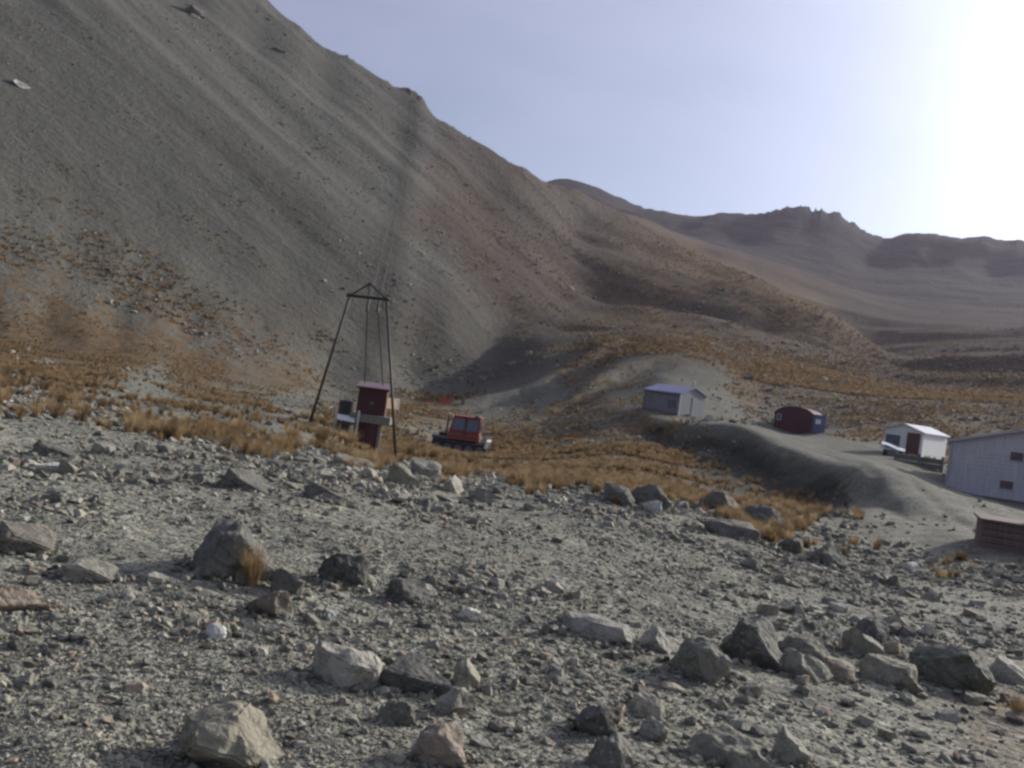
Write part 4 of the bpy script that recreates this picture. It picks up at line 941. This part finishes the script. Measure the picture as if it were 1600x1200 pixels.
for i, (x0, y0, x1, y1, kind, rc_, nm, lab) in enumerate(HERO):
    cx = (x0 + x1) / 2; p = hit(cx, min(y1, 1260) - .12 * (y1 - y0)) or at(cx, y1, 10)
    k = p.y / F; w = (x1 - x0) * k; h = (y1 - y0) * k * 1.12
    if p.y > 100: h *= .45
    if kind == 'slab': dep = w * .75
    else: dep = w * .85
    me = rock_mesh(nm, 100 + i * 7, 4, kind, RN[rc_], .14, (w * 1.12, dep * 1.1, h * 1.14))
    o = bpy.data.objects.new(nm, me); COL.objects.link(o)
    o.location = p + Vector((0, dep * .18, -h * .40)); o.rotation_euler = (random.uniform(-.12, .12), random.uniform(-.12, .12), -math.atan2(p.x, p.y) + random.uniform(-.3, .3))
    if 'leaning' in lab: o.rotation_euler = (.1, .55, o.rotation_euler.z)
    tag(o, lab, nm, 'big rocks on the gravel terrace'); HERO_POS.append((p.x, p.y, w))
HP = np.array(HERO_POS)

# single stones one can pick out between the boulders
STONE_V = [rock_mesh('stone', 900 + k, 2, ['block', 'slab', 'peak', 'block', 'wedge', 'slab', 'dome', 'block'][k], None, .05) for k in range(8)]
for me in STONE_V: me.materials.clear(); me.materials.append(M_ROCK)
NICK = ['peaked boulder', 'egg-shaped boulder', 'white-tipped dark rock', 'left-edge wedge boulder', 'orange-tan end block', 'bottom-edge grey boulder', 'small shaded wedge rock', 'pinkish rock below the tussock', 'dark rock beside the tussock', 'broad pale slab', 'dark slab', 'pale pinkish rock', 'grey block below the dark slab', 'tan pointed rock', 'upright grey stone', 'largest dark boulder', 'upper lit slab', 'lower lit slab', 'rounded grey boulder', 'pale knobbly rock', 'low greenish slab', 'dark pointed rock', 'grey leaning rock', 'big brownish boulder', 'right-edge pale wedge', 'purplish boulder', 'warm grey rock', 'pale flat stone', 'round dark rock', 'bottom-edge dark boulder', 'bright-faced rock', 'wide bottom slab', 'hollowed round stone', 'jagged mottled outcrop', 'tilted pale slab', 'terrace-edge wedge rock', 'hump-backed dark rock', 'dark triangular rock', 'whitish block', 'pale shard stone', 'left round dark boulder', 'boulder behind the white stone', 'smooth white stone', 'broad black boulder', 'mossy dark boulder', 'long dark slab', 'squarish dark rock', 'leaning grey slab', 'white stone by the leaning slab', 'flat white stone below the road', 'far-left dark hump', 'far-left flat white stone', 'far-left pinkish stone', 'bright white stone', 'little white stone', 'white pointed stone', 'white scree patch', 'dark scree outcrop', 'white scree streak', 'pale skyline patch']
AREAS = [((860, 940, 1590, 1195), 100, 14, 40), ((440, 960, 860, 1195), 50, 14, 36), ((0, 870, 440, 1195), 42, 12, 34), ((330, 715, 800, 800), 40, 9, 24), ((800, 775, 1420, 905), 34, 8, 20), ((0, 690, 330, 800), 18, 8, 20)]
GROUPS = ['loose stones in the lower right rock cluster', 'loose stones around the lower left slabs', 'loose stones in the left foreground', 'rubble along the terrace edge near the tower', 'stones near the dark boulder group', 'stones on the gravel at mid left']
mats = [(M_ROCK, 'grey'), (M_ROCK, 'grey'), (M_ROCKP, 'pale'), (M_ROCKD, 'dark'), (M_ROCKT, 'tan'), (M_ROCKP, 'pale')]
SHAPE = ['blocky', 'flat', 'pointed', 'blocky', 'wedge-shaped', 'flat', 'rounded', 'blocky']
HPX = np.array([((h[0] + h[2]) / 2, (h[1] + h[3]) / 2) for h in HERO]); SV = {}; USED = {}
for ((bx0, by0, bx1, by1), n, s0, s1), grp in zip(AREAS, GROUPS):
    cnt = 0; tries = 0
    while cnt < n and tries < n * 8:
        tries += 1
        px = random.uniform(bx0, bx1); py = random.uniform(by0, by1); p = hit(px, py)
        if p is None or math.hypot(p.x, p.y) > 45: continue
        k = p.y / F; wpx = s0 + (s1 - s0) * random.random() ** 1.4; w = wpx * k
        if np.any(np.hypot(HP[:, 0] - p.x, HP[:, 1] - p.y) < (HP[:, 2] + w) * .5): continue
        vi, mi = random.randrange(8), random.randrange(6)
        j = int(np.argmin(np.hypot(HPX[:, 0] - px, (HPX[:, 1] - py) * 1.3))); ddx, ddy = px - HPX[j, 0], py - HPX[j, 1]
        if abs(ddx) > abs(ddy) * 1.2: rel = 'right of' if ddx > 0 else 'left of'
        else: rel = 'below' if ddy > 0 else 'above'
        ds = math.hypot(ddx, ddy); rel = ('just ' if ds < 60 else 'well ' if ds > 120 else '') + rel
        o_z = random.uniform(.35, .65); size = 'tiny' if wpx < 12 else 'small' if wpx < 22 else 'fist-sized' if wpx < 30 else 'sizeable'
        lab = f'{size} {mats[mi][1]} {SHAPE[vi]} stone {rel} the {NICK[j]}'
        if lab in USED: continue
        USED[lab] = 1
        if (vi, mi) not in SV: me = STONE_V[vi].copy(); me.name = 'stone'; me.materials[0] = mats[mi][0]; SV[(vi, mi)] = me
        o = bpy.data.objects.new('stone', SV[(vi, mi)]); COL.objects.link(o)
        o.scale = (w, w * random.uniform(.6, .95), w * o_z); o.location = p + Vector((0, 0, -.3 * o.scale[2]))
        o.rotation_euler = (random.uniform(-.3, .3), random.uniform(-.3, .3), random.uniform(0, 6.28))
        tag(o, lab, 'stone', grp); cnt += 1

# ------------------------------------------------------------------ scattered masses (instances on points)
def hidden_collection(name, meshes):
    c = bpy.data.collections.new(name)
    for k, me in enumerate(meshes):
        o = bpy.data.objects.new(name + '_piece', me); c.objects.link(o)
    return c
def scatter(name, pts, rot, scl, idx, coll, label, cat):
    me = bpy.data.meshes.new(name); me.vertices.add(len(pts)); me.vertices.foreach_set('co', np.asarray(pts, np.float32).ravel()); me.update()
    a = me.attributes.new('rot', 'FLOAT_VECTOR', 'POINT'); a.data.foreach_set('vector', np.asarray(rot, np.float32).ravel())
    a = me.attributes.new('scl', 'FLOAT_VECTOR', 'POINT'); a.data.foreach_set('vector', np.asarray(scl, np.float32).ravel())
    a = me.attributes.new('idx', 'INT', 'POINT'); a.data.foreach_set('value', np.asarray(idx, np.int32))
    o = bpy.data.objects.new(name, me); COL.objects.link(o)
    ng = bpy.data.node_groups.new(name, 'GeometryNodeTree')
    ng.interface.new_socket('Geometry', in_out='INPUT', socket_type='NodeSocketGeometry'); ng.interface.new_socket('Geometry', in_out='OUTPUT', socket_type='NodeSocketGeometry')
    gi = ng.nodes.new('NodeGroupInput'); go = ng.nodes.new('NodeGroupOutput'); ip = ng.nodes.new('GeometryNodeInstanceOnPoints'); ci = ng.nodes.new('GeometryNodeCollectionInfo')
    ci.inputs['Collection'].default_value = coll; ci.inputs['Separate Children'].default_value = True; ci.inputs['Reset Children'].default_value = True
    def na(nm, dt):
        n = ng.nodes.new('GeometryNodeInputNamedAttribute'); n.data_type = dt; n.inputs['Name'].default_value = nm; return n.outputs['Attribute']
    e2r = ng.nodes.new('FunctionNodeEulerToRotation')
    lk = ng.links.new
    lk(gi.outputs[0], ip.inputs['Points']); lk(ci.outputs[0], ip.inputs['Instance']); ip.inputs['Pick Instance'].default_value = True
    lk(na('idx', 'INT'), ip.inputs['Instance Index']); lk(na('rot', 'FLOAT_VECTOR'), e2r.inputs[0]); lk(e2r.outputs[0], ip.inputs['Rotation']); lk(na('scl', 'FLOAT_VECTOR'), ip.inputs['Scale'])
    lk(ip.outputs[0], go.inputs[0])
    md = o.modifiers.new('scatter', 'NODES'); md.node_group = ng
    return tag(o, label, cat, kind='stuff')

def polar_points(n, a0, a1, r0, r1, power=0.0):
    a = np.radians(rng.uniform(a0, a1, n)); u = rng.uniform(0, 1, n)
    r = np.exp(math.log(r0) + u * (math.log(r1) - math.log(r0)))
    return r * np.sin(a), r * np.cos(a), r
# gravel
gm = []
for k in range(10):
    me = rock_mesh('pebble', 300 + k, 2, ['block', 'slab', 'peak', 'wedge', 'slab'][k % 5], [M_ROCK, M_ROCK, M_ROCKP, M_ROCK, M_ROCKP, M_ROCK, M_ROCKT, M_ROCKP, M_ROCK, M_ROCKD][k], .05); gm.append(me)
gcol_ = hidden_collection('pebble', gm)
x, y, r = polar_points(190000, -36, 34, 2.6, 48)
dens = fbm(x / 2.2, y / 2.2, 4, 51) * .5 + .5
keep = rng.uniform(0, 1, len(x)) < .20 + .9 * sstep(.40, .62, dens)
big = .75 + .7 * sstep(.45, .75, fbm(x / 1.3, y / 1.3, 3, 53) * .5 + .5)
x, y, r, big = x[keep], y[keep], r[keep], big[keep]; z = terrain(x, y)
px, py = to_pix(x, y, z); cvv = cover(px, py)
keep = (rng.uniform(0, 1, len(x)) > cvv[:, 0] * 1.5 + sstep(24, 48, r) * .7) & ~(in_poly(px, py, ROAD) & (r > 20) & (rng.uniform(0, 1, len(x)) < .93))
x, y, z, r, px, py, big = x[keep], y[keep], z[keep], r[keep], px[keep], py[keep], big[keep]
n = len(x)
pxs = 1.7 + 1.5 * rng.exponential(1.0, n) + np.where(rng.uniform(0, 1, n) < .05, rng.uniform(4, 12, n), 0)
fineband = np.exp(-((px - 900) / 520) ** 2 - ((py - 860) / 70) ** 2)          # the finer wheel-worn gravel across the middle
s = pxs * big * (1 - .35 * fineband) * r / F * 1.35
s = np.clip(s, .012, .30)
scl = np.stack([s, s * rng.uniform(.6, 1, n), s * rng.uniform(.35, .75, n)], -1)
rot = np.stack([rng.uniform(-.4, .4, n), rng.uniform(-.4, .4, n), rng.uniform(0, 6.28, n)], -1)
z -= scl[:, 2] * .2
bx_, by_, bs_ = [], [], []
for hx_, hy_, hw_2 in HERO_POS:
    if math.hypot(hx_, hy_) > 45: continue
    for k in range(70):
        a_r = rng.uniform(0, 6.283); rd = hw_2 * (.42 + .45 * rng.uniform() ** 1.5); bx_.append(hx_ + rd * math.cos(a_r)); by_.append(hy_ + hw_2 * .15 + rd * .9 * math.sin(a_r)); bs_.append(hw_2 * (.05 + .13 * rng.uniform() ** 2))
bx_, by_, bs_ = map(np.array, (bx_, by_, bs_)); nb_ = len(bx_)
x = np.append(x, bx_); y = np.append(y, by_); z = np.append(z, terrain(bx_, by_) - bs_ * .05)
scl = np.vstack([scl, np.stack([bs_, bs_ * rng.uniform(.6, 1, nb_), bs_ * rng.uniform(.4, .8, nb_)], -1)]); rot = np.vstack([rot, np.stack([rng.uniform(-.5, .5, nb_), rng.uniform(-.5, .5, nb_), rng.uniform(0, 6.28, nb_)], -1)]); n += nb_
scatter('gravel_stones', np.stack([x, y, z], -1), rot, scl, rng.integers(0, 10, n), gcol_, 'loose grey gravel and broken stone covering the terrace', 'gravel')

x, y, r = polar_points(70000, -32, 32, 42, 340)
z = terrain(x, y); px, py = to_pix(x, y, z); cl = fbm(x / 14, y / 14, 4, 57) * .5 + .5
cl = cl * .6 + .4 * (fbm((x * .43 + y * .9) / 16, (x * .9 - y * .43) / 90, 3, 58) * .5 + .5)
keep = (rng.uniform(0, 1, len(x)) < .05 + .9 * sstep(.48, .62, cl)) & ~in_poly(px, py, ROAD) & ~((np.abs(px - 1040) < 70) & (np.abs(py - 600) < 50))
x, y, z, r = x[keep], y[keep], z[keep], r[keep]; n = len(x)
s = np.clip((1.1 + rng.exponential(1.1, n)) * r / F * (1.5 - .7 * sstep(0, 60, z)), .1, 1.6)
scl = np.stack([s, s * rng.uniform(.6, 1, n), s * rng.uniform(.3, .7, n)], -1); rot = np.stack([rng.uniform(-.4, .4, n), rng.uniform(-.4, .4, n), rng.uniform(0, 6.28, n)], -1)
scatter('slope_rubble', np.stack([x, y, z - scl[:, 2] * .25], -1), rot, scl, rng.integers(0, 10, n), gcol_, 'broken rubble strewn over the hollow and the scree slope', 'rubble')

# ------------------------------------------------------------------ tussock grass
def grass_mat(name, c0, c1, c2):
    m, nt, b = new_mat(name); lk = nt.links.new; N = nt.nodes.new
    oi = N('ShaderNodeObjectInfo'); g = N('ShaderNodeNewGeometry'); n = N('ShaderNodeTexNoise'); n.inputs['Scale'].default_value = 14; n.inputs['Detail'].default_value = 3
    lk(g.outputs['Position'], n.inputs['Vector'])
    ad = N('ShaderNodeMath'); ad.operation = 'MULTIPLY_ADD'; ad.inputs[1].default_value = .6; lk(oi.outputs['Random'], ad.inputs[0]); 
    m2 = N('ShaderNodeMath'); m2.operation = 'MULTIPLY'; m2.inputs[1].default_value = .5; lk(n.outputs['Fac'], m2.inputs[0]); lk(m2.outputs[0], ad.inputs[2])
    r = N('ShaderNodeValToRGB'); e = r.color_ramp.elements; e[0].position = .15; e[0].color = (*c0, 1); e[1].position = .85; e[1].color = (*c2, 1); k = e.new(.5); k.color = (*c1, 1)
    lk(ad.outputs[0], r.inputs[0]); lk(r.outputs[0], b.inputs['Base Color']); b.inputs['Roughness'].default_value = .8; b.inputs['Specular IOR Level'].default_value = .2
    tr = N('ShaderNodeBsdfTranslucent'); lk(r.outputs[0], tr.inputs['Color']); ms = N('ShaderNodeMixShader'); ms.inputs[0].default_value = .3
    out = [q for q in nt.nodes if q.type == 'OUTPUT_MATERIAL'][0]
    lk(b.outputs[0], ms.inputs[1]); lk(tr.outputs[0], ms.inputs[2]); lk(ms.outputs[0], out.inputs[0]); return m
M_GRASS = grass_mat('dry_tussock', (.11, .077, .042), (.29, .20, .10), (.49, .36, .20))
def tuft_mesh(name, seed, nb=90, wid=.02, spread=.55):
    rs = np.random.default_rng(seed); V = []; Fc = []
    for b in range(nb):
        a = rs.uniform(0, 6.283); br = .16 * math.sqrt(rs.uniform()); bx, by = br * math.cos(a), br * math.sin(a)
        aa = a + rs.normal(0, .5); ln = rs.uniform(.55, 1.05); out = rs.uniform(.15, 1.0) * spread; w = wid * rs.uniform(.6, 1.3)
        tx, ty = -math.sin(aa), math.cos(aa); base = len(V)
        for s_ in range(4):
            t = s_ / 3; h = ln * (t - .35 * out * t * t); o_ = out * ln * t ** 1.7; ww = w * (1 - t) ** .7
            cx, cy = bx + math.cos(aa) * o_, by + math.sin(aa) * o_
            if s_ < 3: V += [(cx - tx * ww, cy - ty * ww, h), (cx + tx * ww, cy + ty * ww, h)]
            else: V.append((cx, cy, h))
        for s_ in range(2): i = base + 2 * s_; Fc.append((i, i + 1, i + 3, i + 2))
        Fc.append((base + 4, base + 5, base + 6))
    me = bpy.data.meshes.new(name); me.from_pydata(V, [], Fc); me.update(); me.materials.append(M_GRASS); return me
TUFT = [tuft_mesh('tuft', 40 + k) for k in range(5)]
TUFTF = [tuft_mesh('far_tuft', 60 + k, 34, .05, .6) for k in range(4)]
tcol_ = hidden_collection('tuft', TUFT); tfcol = hidden_collection('far_tuft', TUFTF)
x, y, r = polar_points(170000, -33, 33, 19, 175)
z = terrain(x, y); px, py = to_pix(x, y, z); cvv = cover(px, py)
clump = fbm(x / 5, y / 5, 4, 71) * .5 + .5
dd = cvv[:, 0] + (clump - .5) * 2.4
rdm = in_poly(px, py, ROAD)
keep = (rng.uniform(0, 1, len(x)) < cvv[:, 0] ** 1.3 * (.08 + sstep(.42, .62, clump)) * 1.25) & ~rdm & (rng.uniform(.02, .2, len(x)) < cvv[:, 0])
for ox, oy, orad in ((gp.x, gp.y - 1.6, 3.0), (gp.x, gp.y, 2.6), (sp.x, sp.y - .8, 1.7), (lp.x + .4, lp.y - .3, 1.2)): keep &= np.hypot(x - ox, y - oy) > orad
x, y, z, r = x[keep], y[keep], z[keep], r[keep]; n = len(x)
s = rng.uniform(.16, .44, n) * (1 - .2 * sstep(60, 150, r))
scl = np.stack([s, s, s * rng.uniform(.75, 1.15, n)], -1); rot = np.stack([rng.normal(0, .12, n), rng.normal(0, .12, n), rng.uniform(0, 6.28, n)], -1)
scatter('valley_tussock', np.stack([x, y, z - .02], -1), rot, scl, rng.integers(0, 5, n), tcol_, 'dense golden dry tussock grass filling the hollow and banks', 'tussock')
x, y, r = polar_points(150000, -33, 33, 130, 420)
z = terrain(x, y); px, py = to_pix(x, y, z); cvv = cover(px, py); clump = fbm(x / 9, y / 9, 4, 81) * .5 + .5
keep = (rng.uniform(0, 1, len(x)) < sstep(.15, 1.0, cvv[:, 0] + (clump - .5) * 1.2) * .75) & (cvv[:, 0] > .02)
x, y, z, r = x[keep], y[keep], z[keep], r[keep]; n = len(x); s = rng.uniform(.3, .75, n)
scl = np.stack([s, s, s * .8], -1); rot = np.stack([rng.normal(0, .15, n), rng.normal(0, .15, n), rng.uniform(0, 6.28, n)], -1)
scatter('slope_tussock', np.stack([x, y, z - .03], -1), rot, scl, rng.integers(0, 4, n), tfcol, 'sparse brown tussock dotted over the scree and spurs', 'tussock')

# tussock clumps one can pick out
TUS = [(265, 692, 52, 36, 'lone round golden tussock on the gravel at mid left'), (392, 918, 74, 70, 'golden tussock growing against the big peaked dark boulder'),
       (372, 682, 70, 30, 'wide golden tussock left of the tower'), (322, 672, 46, 24, 'tussock left of the wide golden one near the tower'), (455, 694, 60, 30, 'tussock below the left tower leg'),
       (500, 698, 50, 30, 'tussock in front of the loading stand'), (545, 700, 54, 28, 'tussock at the left side of the red shed'), (405, 712, 40, 20, 'low tussock on the gravel below the wide golden tussock'),
       (640, 716, 30, 22, 'tussock between the right tower leg and the groomer'), (676, 722, 34, 20, 'tussock in front of the groomer tracks at left'), (735, 728, 40, 20, 'tussock in front of the groomer tracks at right'),
       (790, 742, 36, 24, 'tussock on the terrace edge below the groomer'), (1048, 776, 34, 22, 'orange tussock right of the two dark boulders'), (1200, 846, 50, 20, 'rusty low tussock below the mossy dark boulder'),
       (1085, 768, 30, 16, 'tussock left of the broad black boulder'), (1340, 812, 34, 14, 'low tussock beside the lower road edge'), (1500, 878, 44, 18, 'tussock left of the brown board bin'), (1590, 1125, 60, 40, 'brownish tussock at the right edge of the foreground')]
for i, (cx, yb, w, h, lab) in enumerate(TUS):
    p = hit(cx, yb - 2) or at(cx, yb, 30)
    k = p.y / F; ww = w * k; hh = h * k
    o = bpy.data.objects.new('tussock', tuft_mesh('tussock', 500 + i, 240, .013, .75)); COL.objects.link(o)
    o.location = p - Vector((0, 0, .02)); o.scale = (ww / 1.35, ww / 1.35, hh / .8); o.rotation_euler = (0, 0, i)
    tag(o, lab, 'tussock', 'tussock clumps near the terrace edge')

# ------------------------------------------------------------------ mountain air
hz = MB().box(-4900, 4900, -4900, 4900, -160, 430).build('haze', M_ROCK); hz.data.materials.clear(); hz['kind'] = 'stuff'; tag(hz, 'thin bluish mountain haze over the whole valley', 'haze')
mh = bpy.data.materials.new('haze_air'); mh.use_nodes = True; nt = mh.node_tree; nt.nodes.clear()
ho = nt.nodes.new('ShaderNodeOutputMaterial'); pv = nt.nodes.new('ShaderNodeVolumePrincipled')
pv.inputs['Color'].default_value = (.88, .82, .98, 1); pv.inputs['Density'].default_value = 0.0001; pv.inputs['Anisotropy'].default_value = .4
nt.links.new(pv.outputs[0], ho.inputs['Volume']); hz.data.materials.append(mh)
